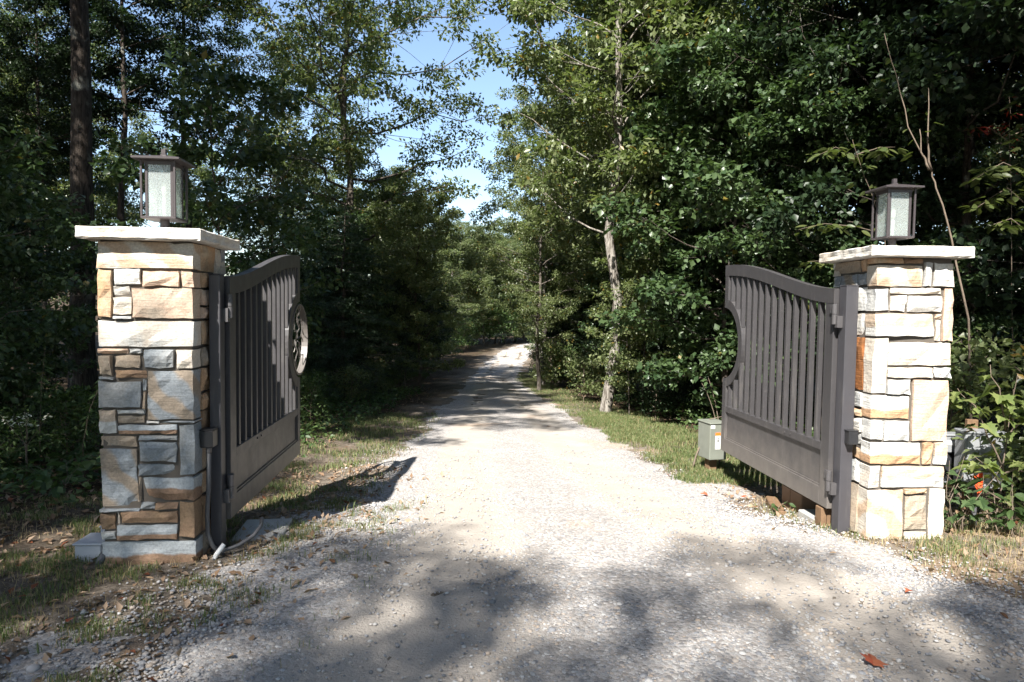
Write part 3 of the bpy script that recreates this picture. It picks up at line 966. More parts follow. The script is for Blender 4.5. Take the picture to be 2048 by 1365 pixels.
# green electrical cabinet on a timber post
cx, cy = 2.405, 8.02
gz0 = gzf(cx, cy)
t = empty('electrical_cabinet', (cx, cy, gz0), R(14), 'green electrical cabinet with orange and white sticker behind sunlit gate', 'cabinet')
MB().box(-.05, .05, -.05, .05, -.2, .18, .004).obj('timber_post', M_WOOD, t)
MB().box(-.10, .12, -.14, .14, .17, .595, .008).obj('cabinet_body', M_GREENBOX, t)
MB().box(-.11, .13, -.15, .15, .596, .615, .005).obj('cabinet_lid', M_GREENBOX, t)
lb = MB().box(-.03, .035, -.1435, -.1405, .30, .46).obj('warning_sticker', M_PAPER, t)
MB().box(-.031, .036, -.1445, -.1405, .461, .495).obj('sticker_band', M_ORANGE, lb)
ink = MB()
ink.tube([(.003, -.1445, .427), (.003, -.1455, .427)], .009, 10)
ink.box(-.006, .012, -.1455, -.1437, .385, .415).box(-.02, .026, -.1455, -.1437, .355, .359).box(-.02, .02, -.1455, -.1437, .343, .347).box(-.02, .024, -.1455, -.1437, .331, .335)
ink.obj('sticker_print', M_INK, lb)
MB().box(-.092, -.04, -.1435, -.1405, .545, .585).obj('small_sticker', M_PAPER, t)
# under the right gate
t = empty('gate_operator', (2.60, 5.98, gzf(2.6, 5.98)), R(4), 'low brown operator housing on a timber sleeper under sunlit gate', 'gate operator')
MB().box(-.09, .10, -.20, -.004, -.15, .20, .008).obj('cover_panel', M_BROWNBOX, t)
MB().box(-.085, .10, .004, .17, -.15, .195, .008).obj('cover_panel', M_BROWNBOX, t)
o = MB().box(-.05, .05, -.26, .22, -.06, .055, .008).obj('timber_sleeper', M_WOOD, None, loc=(2.41, 6.05, gzf(2.41, 6.05)), rot=(0, 0, R(-12)))
tag(o, 'short timber sleeper lying under the sunlit gate', 'timber')
o = MB().box(-.16, .16, -.15, .15, -.12, .05, .008).obj('concrete_footing', M_CONC, None, loc=(2.62, 5.52, gzf(2.62, 5.52)), rot=(0, 0, R(4)))
tag(o, 'shaded concrete footing under hinge end of the sunlit gate', 'concrete pad')
t = empty('timber_stake', (2.50, 5.30, gzf(2.50, 5.30)), R(4), 'brown timber stake under hinge end of the sunlit gate', 'stake')
MB().box(-.045, .0, -.045, .045, -.2, .16, .003).obj('stake_half', M_WOOD, t)
MB().box(.006, .05, -.045, .045, -.2, .15, .003).obj('stake_half', M_WOOD, t)
# grey meter boxes on the right
mx, my = 4.0, 5.75
gm = gzf(mx, my)
t = empty('meter_box', (mx, my, gm - .13), R(-6), 'larger grey metal meter box on a timber board, behind the maple sapling', 'meter box')
MB().box(-.045, .045, .06, .10, -.25, .96, .003).obj('timber_board', M_WOOD, t)
MB().box(-.145, .175, -.10, .055, .40, .865, .006).obj('box_body', M_GREYBOX, t)
MB().box(-.155, .185, -.112, .058, .866, .885, .004).obj('box_lid', M_GREYBOX, t)
MB().box(-.125, .155, -.106, -.1005, .42, .845, .002).obj('box_door', M_GREYBOX, t)
MB().tube([(.14, -.106, .63), (.14, -.115, .63)], .012, 8).obj('latch', M_STEEL, t)
MB().tube([(0, -.02, .398), (0, -.02, -.1)], .02, 10).obj('riser_pipe', M_CONDUIT, t)
t = empty('meter_box', (3.90, 6.0, gzf(3.90, 6.0) - .15), R(-6), 'smaller grey box with a dark front, half hidden behind the sunlit pillar', 'meter box')
MB().box(-.04, .04, .06, .09, -.25, .86, .003).obj('timber_board', M_WOOD, t)
MB().box(-.11, .11, -.09, .055, .42, .84, .006).obj('box_body', M_GREYBOX, t)
MB().box(-.118, .118, -.10, .058, .841, .856, .004).obj('box_lid', M_GREYBOX, t)
MB().box(-.095, .095, -.096, -.0905, .44, .70, .002).obj('dark_cover', M_BLACK, t)
MB().box(-.08, .06, -.0955, -.0905, .76, .80, .001).obj('name_plate', M_PAPER, t)
t = empty('marker_ribbon', (3.80, 5.42, gzf(3.80, 5.42)), .2, 'bright orange marker ribbon on a wire below the larger meter box', 'marker flag')
MB().tube([(0, 0, -.05), (.005, 0, .2), (0, .005, .44)], .003, 6).obj('wire_stake', M_STEEL, t)
rb = MB()
rb.add([(0, -.003, .44), (.03, -.012, .45), (.045, -.004, .38), (.02, -.02, .30), (-.012, -.01, .24), (0, 0, .36)], [(0, 1, 2, 5), (5, 2, 3, 4)])
rb.add([(0, .003, .43), (-.03, .008, .42), (-.028, .0, .34), (.004, .004, .30)], [(0, 1, 2, 3)])
rb.obj('ribbon', M_FLAG, t)

# ---------------------------------------------------------------- foliage builders
def leaf_cloud(P, A, size, ratio, rng, droop=.25, tilt=.8, fold=.18):
    """P (n,3) leaf positions, A (n,3) rough outward direction; returns V,F of folded diamond leaves"""
    n = len(P)
    sz = size * rng.uniform(.65, 1.25, n)[:, None]
    d = A + rng.normal(0, .65, (n, 3)); d[:, 2] -= droop
    d /= np.linalg.norm(d, axis=1)[:, None] + 1e-9
    upv = np.tile([0, 0, 1.0], (n, 1)) + rng.normal(0, tilt, (n, 3)) * .6
    s = np.cross(d, upv); s /= np.linalg.norm(s, axis=1)[:, None] + 1e-9
    nn = np.cross(s, d)
    w = sz * ratio
    a = P; t = P + d * sz
    l = P + d * sz * .45 + s * w * .5 + nn * w * fold; r = P + d * sz * .45 - s * w * .5 + nn * w * fold
    V = np.stack([a, r, t, l], 1).reshape(-1, 3)
    b = np.arange(n)[:, None] * 4
    F = np.concatenate([b + [0, 1, 2], b + [0, 2, 3]], 1).reshape(-1, 3)
    return V, F


def wobble(p0, p1, n, amp, rng):
    t = np.linspace(0, 1, n)[:, None]
    p = np.array(p0) * (1 - t) + np.array(p1) * t
    w = np.cumsum(rng.normal(0, amp, (n, 3)), 0); w -= w[0] + t * (w[-1] - w[0])
    return p + w


def broadleaf(seed, H, base, Rr, nleaf, leaf, r0=.16, lim=26, lean=(0, 0), flat=.55, ratio=.55, droop=.35, prof='round', wob=.007, tw=1.0, bias=None, clump=1.0, elmin=.05):
    """returns crown (V,F) and trunk mesh builder"""
    rng = np.random.default_rng(seed)
    tb = MB()
    top = np.array([lean[0] * H, lean[1] * H, H * .94])
    tp = wobble((0, 0, -.5), top, 12, wob * H, rng)
    tr = [max(.012, r0 * (1.15 if i == 0 else (1 - (i / 11) * .88))) for i in range(12)]
    tb.tube(tp, tr, 9, False)
    cl = []; cr = []; ca = []
    for k in range(lim):
        f = (k + rng.uniform(0, 1)) / lim
        zz = base + (H * .95 - base) * f ** .85
        ti = (zz + .5) / (top[2] + .5) * 11
        i0 = int(min(10, max(0, ti))); q = tp[i0] + (tp[i0 + 1] - tp[i0]) * (ti - i0)
        if prof == 'round': rad = Rr * (math.sin(math.pi * (0.16 + .78 * f)) ** .7)
        elif prof == 'cone': rad = Rr * (1.03 - f) ** .8
        else: rad = Rr * (.35 + .65 * f) * (1 if f < .85 else .8)
        rad *= rng.uniform(.72, 1.15)
        az = k * 2.39996 + rng.normal(0, .35)
        if bias is not None: rad *= 1 + bias[1] * math.cos(az - bias[0])
        el = rng.uniform(elmin, elmin + .45) + .5 * f if prof != 'cone' else rng.uniform(-.12, .15)
        e = q + np.array([math.cos(az) * math.cos(el), math.sin(az) * math.cos(el), math.sin(el)]) * rad
        lp = wobble(q, e, 6, rad * .045, rng)
        rl = max(.012, tr[i0] * .42) * tw
        tb.tube(lp, [rl * (1 - .8 * j / 5) for j in range(6)], 5, False)
        ns = max(3, int(3 + rad * 2.2))
        for j in range(ns):
            tt = rng.uniform(.12, 1.0) if j else 1.0
            p = lp[min(5, int(tt * 5))]
            dv = np.array([math.cos(az), math.sin(az), 0]) * .6 + rng.normal(0, .75, 3); dv[2] = dv[2] * .45 + .12
            dv /= np.linalg.norm(dv)
            ln = rad * rng.uniform(.14, .42) * (1 if j else .3)
            c = p + dv * ln
            if ln > .25: tb.tube([p, (p + c) / 2 + rng.normal(0, .03, 3), c], [rl * .32, rl * .22, .004], 4, False)
            cl.append(c); cr.append(rng.uniform(.32, .62) * (.55 + .12 * rad) * clump); ca.append(dv)
    cl = np.array(cl); cr = np.array(cr); ca = np.array(ca)
    wgt = cr ** 2 / np.sum(cr ** 2)
    idx = rng.choice(len(cl), nleaf, p=wgt)
    o = rng.normal(0, 1, (nleaf, 3)); o /= np.linalg.norm(o, axis=1)[:, None]
    o *= (rng.random(nleaf) ** .45)[:, None] * cr[idx][:, None]
    o[:, 2] *= flat
    P = cl[idx] + o
    V, F = leaf_cloud(P, o / (cr[idx][:, None]) * .7 + ca[idx] * .3, leaf, ratio, rng, droop)
    return V, F, tb


def conifer(seed, H, base, Rr, nneed, r0=.16, droopy=.2, size=.16, ratio=.16):
    rng = np.random.default_rng(seed)
    tb = MB()
    tp = wobble((0, 0, -.5), (0, 0, H), 10, .006 * H, rng)
    tb.tube(tp, [max(.01, r0 * (1 - i / 9.3)) for i in range(10)], 8, False)
    P = []; D = []
    nw = int((H - base) / .42)
    for w_ in range(nw):
        f = (w_ + .5) / nw
        z = base + (H - base) * f
        nb = rng.integers(4, 7)
        for b_ in range(nb):
            az = w_ * .7 + b_ * 2 * math.pi / nb + rng.normal(0, .25)
            ln = Rr * (1.04 - f) ** .75 * rng.uniform(.6, 1.15)
            rise = rng.uniform(.02, .22)
            pts = []
            for j in range(6):
                s = j / 5
                pts.append((math.cos(az) * ln * s, math.sin(az) * ln * s, z + ln * (rise * s - droopy * s * s)))
            pts = np.array(pts)
            tb.tube(pts, [max(.005, r0 * .2 * (1 - s / 5.5)) for s in range(6)], 4, False)
            side = np.array([-math.sin(az), math.cos(az), 0])
            m = max(6, int(nneed / (nw * 5.0) * (1.04 - f) / .55))
            s = rng.uniform(.22, 1.0, m); lat = rng.normal(0, .22, m) * ln * (1.15 - s)
            base_p = np.stack([np.interp(s, np.linspace(0, 1, 6), pts[:, i]) for i in range(3)], 1)
            q = base_p + side * lat[:, None] + rng.normal(0, .035, (m, 3)); q[:, 2] -= np.abs(lat) * .12
            P.append(q)
            D.append(np.array([math.cos(az), math.sin(az), .05]) * .8 + side * np.sign(lat)[:, None] * .8)
    P = np.concatenate(P); D = np.concatenate(D)
    V, F = leaf_cloud(P, D, size, ratio, rng, .1, .9, .1)
    return V, F, tb


class Proto:
    def __init__(s, kind, V, F, tb, leafm, barkm, cname='crown', tname='trunk'):
        s.crown = np_mesh(cname, V, F, leafm); s.trunk = tb.mesh(tname, True); s.trunk.materials.append(barkm); s.kind = kind; s.cn = cname; s.tn = tname


def plant(pr, x, y, sc=1.0, rz=None, label=None, cat='tree', group=None, name=None, leafm=None, barkm=None, dz=0.0, sz=None):
    rz = random.uniform(0, 6.28) if rz is None else rz
    root = empty(name or pr.kind, (x, y, gzf(x, y) + dz), rz, label, cat, group)
    root.scale = (sc, sc, sz or sc)
    c = link(pr.cn, pr.crown, root); t = link(pr.tn, pr.trunk, root)
    for o, m in ((c, leafm), (t, barkm)):
        if m is not None:
            o.material_slots[0].link = 'OBJECT'; o.material_slots[0].material = m
    return root


OAK_A = Proto('oak_tree', *broadleaf(101, 17, 4.2, 4.6, 46000, .135, .17, 34), L_OAK, BARK)
OAK_B = Proto('oak_tree', *broadleaf(102, 17, 3.6, 3.7, 48000, .14, .125, 46, (-.03, .01), wob=.007, clump=1.0, elmin=.3, tw=.65), L_OAK2, BARK_PALE)
OAK_O = Proto('oak_tree', *broadleaf(112, 17, 3.6, 5.2, 40000, .15, .17, 44, clump=.85), L_OAK2, BARK)
OAK_C = Proto('oak_tree', *broadleaf(103, 14, 2.6, 3.4, 34000, .125, .13, 30), L_OAK, BARK)
MAPLE = Proto('maple_tree', *broadleaf(104, 9.5, 1.0, 2.9, 34000, .11, .09, 34, (0, 0), .5, .75, .3), L_MAPLE, BARK_DARK)
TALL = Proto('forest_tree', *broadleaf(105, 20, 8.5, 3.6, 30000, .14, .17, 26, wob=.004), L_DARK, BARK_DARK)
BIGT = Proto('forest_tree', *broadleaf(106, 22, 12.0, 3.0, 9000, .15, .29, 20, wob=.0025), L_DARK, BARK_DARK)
PINE = Proto('pine_tree', *conifer(107, 15, 2.0, 2.9, 32000, .16, .12, .16, .11), L_PINE, BARK)
HEML = Proto('pine_tree', *conifer(108, 9, .5, 2.9, 32000, .11, .3, .14, .14), L_PINE, BARK_DARK)
SAPL = Proto('understory_tree', *broadleaf(109, 4.6, .7, 1.5, 5500, .11, .028, 18, (.05, .02), .4, .7, .3), L_MAPLE, BARK)
SHRUB = Proto('shrub', *broadleaf(110, 1.5, .12, .85, 1500, .10, .012, 14, (0, 0), .6, .6, .2), L_HERB, M_TWIG, 'foliage', 'stem')
VINE = Proto('vine_tree', *broadleaf(111, 7.2, .3, 2.2, 20000, .125, .08, 40, (0, 0), .55, .9, .35), L_MAPLE, BARK_DARK)


def px(x, Y): return (x - 1024) / 1349 * Y


for x_, y_, s_ in ((1262, 14.3, .6), (1290, 15.6, .9)):
    plant(SAPL, px(x_, y_), y_, s_, None, 'leafy sapling growing against the pale mottled verge trunk', 'sapling', 'saplings round the verge trunk', leafm=L_OAK2)
GS = 'broadleaf trees massed in the dark wood'
# -- trees one can point at
plant(BIGT, px(165, 15.2), 15.2, 1.0, 1.0, 'thick dark straight trunk rising right behind the lantern pillar, shaded wood', 'tree')
plant(TALL, px(84, 20), 20, .62, .3, 'slim dark trunk at the edge of the photo, beyond the thick straight trunk', 'tree')
plant(TALL, px(250, 21), 21, .85, 2.2, 'dark tree seen beside the sunlit lantern, between it and thick trunk', 'tree')
plant(OAK_O, px(690, 23), 23, 1.06, .4, 'tall sunlit oak with open crown against blue sky, above shaded gate', 'tree', leafm=L_OAK2)
plant(OAK_B, px(1206, 14.6), 14.6, 1.0, 2.6, 'pale mottled trunk standing on the grass verge, sunlit oak crown', 'tree', barkm=BARK_PALE)
plant(OAK_B, px(1252, 18.5), 18.5, .85, 4.0, 'second greyer trunk close behind pale mottled verge trunk', 'tree', barkm=BARK_PALE, leafm=L_OAK2)
plant(OAK_C, px(1090, 25), 25, .8, 1.2, 'thin leaning trunk standing beside the drive with leafy shoots', 'tree', barkm=BARK_PALE, leafm=L_OAK2)
plant(OAK_C, px(1118, 27), 27, .95, 3.2, 'pale trunk wrapped in small leaves next to the thin trunk by the drive', 'tree', barkm=BARK_PALE, leafm=L_OAK2)
plant(PINE, px(1105, 34), 34, .9, 0, 'pine with layered tufted boughs beside the gap of sky', 'tree')
plant(HEML, px(690, 18), 18, .85, 0, 'dark drooping evergreen behind the emblem of the shaded gate', 'tree', sz=.58)
plant(HEML, px(540, 15.5), 15.5, .85, 2, 'dark evergreen directly behind arched top of shaded gate', 'tree', sz=.6)
plant(MAPLE, px(838, 20), 20, .62, 1, 'bare dark lower trunk standing at the shaded edge of drive', 'tree', leafm=L_OAK2)
plant(VINE, px(1455, 12.4), 12.4, .95, 1, 'leafy vine-covered tree with big bright leaves above sunlit gate', 'tree')
plant(VINE, px(1395, 18.5), 18.5, 1.15, 3.1, 'bushy vine-clad tree between the verge trunk and sunlit gate', 'tree')
plant(OAK_C, px(1080, 21.5), 21.5, .56, 5.5, 'low bright oak boughs hanging over the drive', 'tree', leafm=L_OAK2)
# -- the wood on the left
for i, (x, y, p, s) in enumerate([(-5.2, 12.2, SAPL, 1.3), (-6.9, 7.2, TALL, .9), (-8.3, 10.2, TALL, .95), (-6.4, 31, MAPLE, .9), (-12.5, 11, TALL, 1), (-17.2, 19.5, TALL, 1), (-15.5, 21, SAPL, 1),
        (-15.6, 24.5, TALL, 1), (-18, 18, OAK_A, 1), (-5.2, 28, MAPLE, .9), (-10.5, 31, OAK_O, .9), (-13, 27, TALL, 1), (-6.2, 35, OAK_C, .75), (-17, 36, SAPL, 1),
        (-23, 33, OAK_A, 1), (-4.9, 42, MAPLE, .8), (-8.5, 46, OAK_C, .8), (-14, 46, OAK_A, .8), (-4.6, 52, OAK_C, .72), (-9, 58, OAK_A, .7), (-2.6, 62, OAK_C, .8), (-6, 70, OAK_A, .75), (-1.6, 65, MAPLE, .9), (.3, 67, MAPLE, 1), (-.6, 63.5, SAPL, 1.2), (1.6, 69, SAPL, 1.3), (-5, 62, MAPLE, 1), (-7.5, 66, MAPLE, 1.1), (-4, 78, MAPLE, 1.3), (0, 80, MAPLE, 1.3), (-3.6, 57, MAPLE, .7), (-2.2, 73, MAPLE, 1.1), (-29, 30, OAK_A, 1), (-20, 12, MAPLE, 1.1), (-26, 16, OAK_C, 1.2), (-16, 9.5, TALL, .95), (-30, 22, OAK_A, 1), (-24, 38, MAPLE, 1.4), (-28, 37, MAPLE, 1.5), (-33, 40, OAK_C, 1.1), (-20, 41, MAPLE, 1.3), (-36, 33, MAPLE, 1.6), (-22, 29, MAPLE, 1.1), (-18, 24, MAPLE, 1)]):
    zn = 'close behind the shaded gate and its pillar' if y < 16 else 'standing deeper in the wood past the shaded gate' if y < 33 else 'far down the drive on the shaded gate side'
    plant(p, x, y, s, None, {'maple_tree': 'low-branched bushy tree ', 'oak_tree': 'broad-crowned oak ', 'forest_tree': 'tall dark tree with a bare trunk ', 'understory_tree': 'slender young tree ', 'pine_tree': 'drooping evergreen '}[p.kind] + zn, 'tree', p.kind.replace('_', ' ') + 's ' + zn, leafm=L_OAK2 if (y > 27 and p.kind in ('maple_tree', 'oak_tree')) else None)  # far crowns take the leaf colour with sunlight painted in
# -- the wood on the right
for i, (x, y, p, s) in enumerate([(5.2, 11.2, MAPLE, .85), (6.3, 9.4, MAPLE, 1.0), (8.4, 8.2, OAK_C, 1.0), (6.8, 13, OAK_B, .9), (9.2, 11.5, TALL, .95), (11.5, 9, MAPLE, 1.2), (8.5, 15.5, OAK_C, 1), (4.6, 18.5, OAK_C, .95), (6.4, 21, OAK_A, 1), (11, 18, TALL, 1), (14.5, 13.5, OAK_A, 1),
        (3.6, 24, OAK_C, .9), (5.4, 29, OAK_A, .9), (9, 26, TALL, 1), (14, 22, OAK_A, 1), (19, 18, OAK_C, 1.2), (3.1, 31, MAPLE, .9), (4.6, 38, OAK_A, .85), (9, 36, OAK_A, 1), (15, 32, OAK_A, 1), (21, 27, OAK_A, 1), (2.6, 41, OAK_C, .75), (5, 48, OAK_A, .8), (11, 48, OAK_A, .85), (3.2, 55, PINE, .65), (6.5, 60, OAK_A, .7), (1.2, 74, OAK_C, .85), (2.6, 72, MAPLE, 1), (4.2, 75, MAPLE, 1), (4.6, 62, MAPLE, .8), (6, 66, MAPLE, .8), (5.5, 84, MAPLE, 1.2), (8.5, 92, MAPLE, 1.4), (2.0, 47, MAPLE, .62), (3.4, 51, MAPLE, .8), (13, 100, OAK_C, 1.2), (4, 82, OAK_A, .8), (-1, 86, OAK_A, .8), (10, 66, OAK_A, .8),
        (9.8, 5.6, OAK_C, .95), (13.5, 7.0, OAK_A, .95), (17, 11, OAK_C, 1.2), (24, 20, OAK_A, 1), (22, 13, OAK_A, 1), (5.6, 15.6, MAPLE, .9), (27, 30, MAPLE, 1.5), (31, 34, OAK_C, 1.2), (23, 33, MAPLE, 1.4), (19, 26, MAPLE, 1.2), (29, 24, MAPLE, 1.5), (16.5, 17, MAPLE, 1.1)]):
    zn = 'close behind the sunlit gate and its pillar' if y < 16 else 'standing deeper in the wood past the sunlit gate' if y < 33 else 'far down the drive on the sunlit gate side'
    plant(p, x, y, s, None, {'maple_tree': 'low-branched bushy tree ', 'oak_tree': 'broad-crowned oak ', 'forest_tree': 'tall dark tree with a bare trunk ', 'understory_tree': 'slender young tree ', 'pine_tree': 'small pine '}[p.kind] + zn, 'tree', p.kind.replace('_', ' ') + 's ' + zn, leafm=L_DARK if (y < 14 and x > 6) else L_OAK2 if (y > 27 and p.kind in ('maple_tree', 'oak_tree')) else None)  # near trees get shade painted into the leaves, far crowns sunlight
for i, (x, y, s) in enumerate([(-5.5, 57, 2.0), (-4.2, 61, 2.2), (-2.6, 63, 2.4), (-1.2, 62.5, 2.2), (.1, 64.5, 2.4), (1.2, 66.5, 2.4), (-3.4, 66, 3), (-1, 68, 3), (-6.5, 63, 2.6), (-8, 60, 2.6), (2.4, 69.5, 2.4), (3.6, 73, 2.4), (-4.6, 52, 1.6), (-3.9, 55, 1.6), (-5, 47, 1.6), (-4.4, 43, 1.4), (3.4, 58, 1.8), (2.6, 52, 1.5), (-7, 52, 2), (-10, 56, 2.4)]):
    plant(SHRUB, x, y, s, None, 'leafy undergrowth closing the far end of the drive', 'shrub', 'undergrowth at the far bend of the drive')
# -- trees behind the photographer that shade the entrance
for (x, y, p, s, rz_) in [(-7.38, -14.59, OAK_A, 1.1, 4.49), (-.04, -25.2, OAK_A, 1.22, 12.55), (4.67, -7.05, OAK_A, 1.21, 14.89), (-4.8, -11.13, OAK_A, .89, -7.94), (-13.5, -9, OAK_A, 1.1, 1), (-8.4, -5.2, OAK_C, .95, 2), (-8.41, -5.53, OAK_C, .961, -74.61), (-12, -3, OAK_A, 1.0, 3), (-17, -4, OAK_A, 1.1, 0),
        (-6.6, 2.7, TALL, .92, 1), (-14.5, 3, OAK_A, 1.0, 2), (7.2, -1.5, OAK_A, .95, 1), (5.9, 2.4, TALL, .95, 4), (7.4, 5.2, TALL, .95, 0), (4.9, -.2, TALL, .95, 2), (5.8, 4.9, TALL, .9, 5), (7.6, -1.8, TALL, 1.0, 3), (10.4, 3.4, TALL, 1.0, 1), (11.5, 0, OAK_A, 1, 2), (-4.5, -23, OAK_A, 1.1, 0), (3, -28, OAK_B, 1.1, 1), (-11, -20, OAK_A, 1.1, 2), (9, -14, OAK_A, 1.0, 4)]:
    plant(p, x, y, s, rz_, 'tall broadleaf tree standing by the road behind the viewer', 'tree', 'trees behind the viewer')
# -- understory
rg = np.random.default_rng(21)
n = 0
for k in range(400):
    y = rg.uniform(7.5, 40); sd = rg.choice([-1, 1])
    off = rg.uniform(1.6, 9) if y > 12 else rg.uniform(3.0, 9)
    x = float(road_c(y) + sd * (road_w(y) + off))
    if sd > 0 and x < 4.4 and y < 12: continue
    if -.72 < x / y < -.55 and y < 16: continue
    if n > 70: break
    n += 1
    plant(SAPL, x, y, rg.uniform(.55, 1.15), None, 'thin understory sapling in the shade behind ' + ('shaded' if sd < 0 else 'sunlit') + ' gate', 'sapling', 'saplings under the trees behind the ' + ('shaded' if sd < 0 else 'sunlit') + ' gate', leafm=L_DARK if rg.random() < .5 else None)
n = 0
for k in range(900):
    y = rg.uniform(5.0, 32); sd = rg.choice([-1, 1])
    off = rg.uniform(.7, 4.5) if y > 11 else rg.uniform(1.9, 6)
    if sd < 0: off += 1.4 if y < 7.5 else .8
    x = float(road_c(y) + sd * (road_w(y) + off))
    if sd > 0 and y < 10.5 and x < 3.9: continue
    if abs(x - 3.8) < .7 and abs(y - 5.8) < .8: continue
    dk = sd > 0 and .15 < x / y < .40  # shrubs in this gap take the leaf colour with shade painted in
    if dk and y < 14 and rg.random() < .5: continue
    if n > 95: break
    n += 1
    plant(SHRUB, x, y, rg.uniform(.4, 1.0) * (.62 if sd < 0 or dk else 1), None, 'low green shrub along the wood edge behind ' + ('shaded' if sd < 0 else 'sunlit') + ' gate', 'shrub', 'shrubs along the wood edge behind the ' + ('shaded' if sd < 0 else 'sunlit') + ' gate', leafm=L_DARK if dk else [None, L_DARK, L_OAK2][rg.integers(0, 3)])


# ---------------------------------------------------------------- plants one can see leaf by leaf
def lobed_leaf(name, size, lobes, mat):
    """a lobed leaf lying in the xy plane, stem at the origin, tip towards +y"""
    pts = []
    prof = {'maple': [(0, 0), (.16, .04), (.36, -.02), (.30, .16), (.55, .30), (.34, .38), (.30, .50), (.16, .56), (.16, .74), (0, 1.0)],
            'oval': [(0, 0), (.14, .12), (.24, .35), (.22, .6), (.12, .84), (0, 1.0)],
            'lance': [(0, 0), (.06, .15), (.09, .4), (.06, .75), (0, 1.0)]}[lobes]
    vs = [(0, y * size, 0) for y in (0, .35, .65, 1.0)]
    m = MB()
    for sg in (-1, 1):
        v = [(sg * a * size, b_ * size, (.16 * a - .12 * b_ * b_) * size) for a, b_ in prof]
        c = (0, .42 * size, -.02 * size)
        n = len(v)
        m.add(v + [c], [((i, i + 1, n) if sg > 0 else (i + 1, i, n)) for i in range(n - 1)])
    me = m.mesh(name)
    me.materials.append(mat)
    return me


MAPLE_LEAF = lobed_leaf('leaf', .115, 'maple', L_SAP)
MAPLE_LEAF2 = lobed_leaf('leaf', .105, 'maple', L_MAPLE)
OVAL_LEAF = lobed_leaf('leaf', .13, 'oval', L_YEL)
OVAL_G = lobed_leaf('leaf', .15, 'oval', L_HERB)
LANCE = lobed_leaf('leaf', .10, 'lance', L_HERB)


def place_leaf(me, parent, p, d, rng, sc=1.0):
    d = Vector(d).normalized()
    up_ = Vector((rng.gauss(0, .6), rng.gauss(0, .6), 1)).normalized()
    x = d.cross(up_).normalized(); z = x.cross(d)
    o = bpy.data.objects.new('leaf', me); COL.objects.link(o); o.parent = parent
    M = Matrix((x, d, z)).transposed().to_4x4() @ Matrix.Scale(sc, 4)
    M.translation = p
    o.matrix_local = M
    return o


def leafy(name, label, cat, loc, stems, me, nl, spread, seed, sc=(.6, 1.2), stem_mat=None, stem_r=.008, droop=-.3, group=None, tmin=.25):
    rng = random.Random(seed)
    root = empty(name, loc, 0, label, cat, group)
    allp = []
    for st in stems:
        pts = [Vector(p) for p in st]
        # smooth the path
        q = []
        for i in range(len(pts) - 1):
            for k in range(3): q.append(pts[i].lerp(pts[i + 1], k / 3) + Vector((rng.gauss(0, .006), rng.gauss(0, .006), 0)))
        q.append(pts[-1])
        rr = [stem_r * (1 - .75 * i / (len(q) - 1)) for i in range(len(q))]
        MB().tube(q, rr, 6).obj('stem', stem_mat or M_TWIG, root, True)
        allp.append(q)
    for i in range(nl):
        q = allp[i % len(allp)]
        t = rng.uniform(tmin, 1) * (len(q) - 1)
        p = q[int(t)].lerp(q[min(len(q) - 1, int(t) + 1)], t % 1)
        a = rng.uniform(0, 6.28)
        d = Vector((math.cos(a), math.sin(a), rng.uniform(-.4, .3) + droop))
        place_leaf(me, root, p + d * spread * rng.uniform(.2, 1), d, rng, rng.uniform(*sc))
    return root


# maple sapling in front of the meter boxes
sx_, sy_ = 3.86, 5.28
leafy('maple_sapling', 'sunlit maple sapling with lobed leaves in front of the meter boxes', 'sapling', (sx_, sy_, gzf(sx_, sy_)),
      [[(0, 0, 0), (.03, 0, .4), (.05, .0, .8), (.10, -.02, 1.25)], [(.04, 0, .5), (-.12, -.03, .75), (-.25, -.05, 1.0), (-.38, -.04, 1.13)], [(.05, 0, .75), (.22, -.05, 1.0), (.42, -.05, 1.15)], [(.03, 0, .35), (-.15, -.1, .5), (-.3, -.15, .62)],
       [(.03, 0, .45), (.25, -.08, .6), (.45, -.1, .75)], [(.05, 0, .8), (-.05, -.05, 1.05), (-.14, -.05, 1.32)]], MAPLE_LEAF, 135, .10, 3)
for i, (x, y, h, nl, me, lab) in enumerate([(3.45, 5.12, .55, 44, MAPLE_LEAF2, 'low maple shoots against the outer foot of the sunlit pillar'), (3.72, 5.0, .42, 40, OVAL_G, 'green leafy weed in front of the orange marker ribbon'), (4.2, 4.85, .38, 36, OVAL_G, 'low leafy weed on the grass at the frame edge below the sapling'), (4.35, 5.3, .75, 50, MAPLE_LEAF2, 'bushy maple shoot at the frame edge beside the meter boxes')]):
    rr = random.Random(50 + i)
    stems = [[(rr.uniform(-.05, .05), rr.uniform(-.05, .05), 0), (rr.uniform(-.15, .15), rr.uniform(-.12, .12), h * .5), (rr.uniform(-.3, .3), rr.uniform(-.2, .2), h * rr.uniform(.8, 1.1))] for _ in range(6)]
    leafy('weed', lab, 'plant', (x, y, gzf(x, y)), stems, me, nl, .05, 60 + i, (.5, 1.0), M_TWIG, .005)
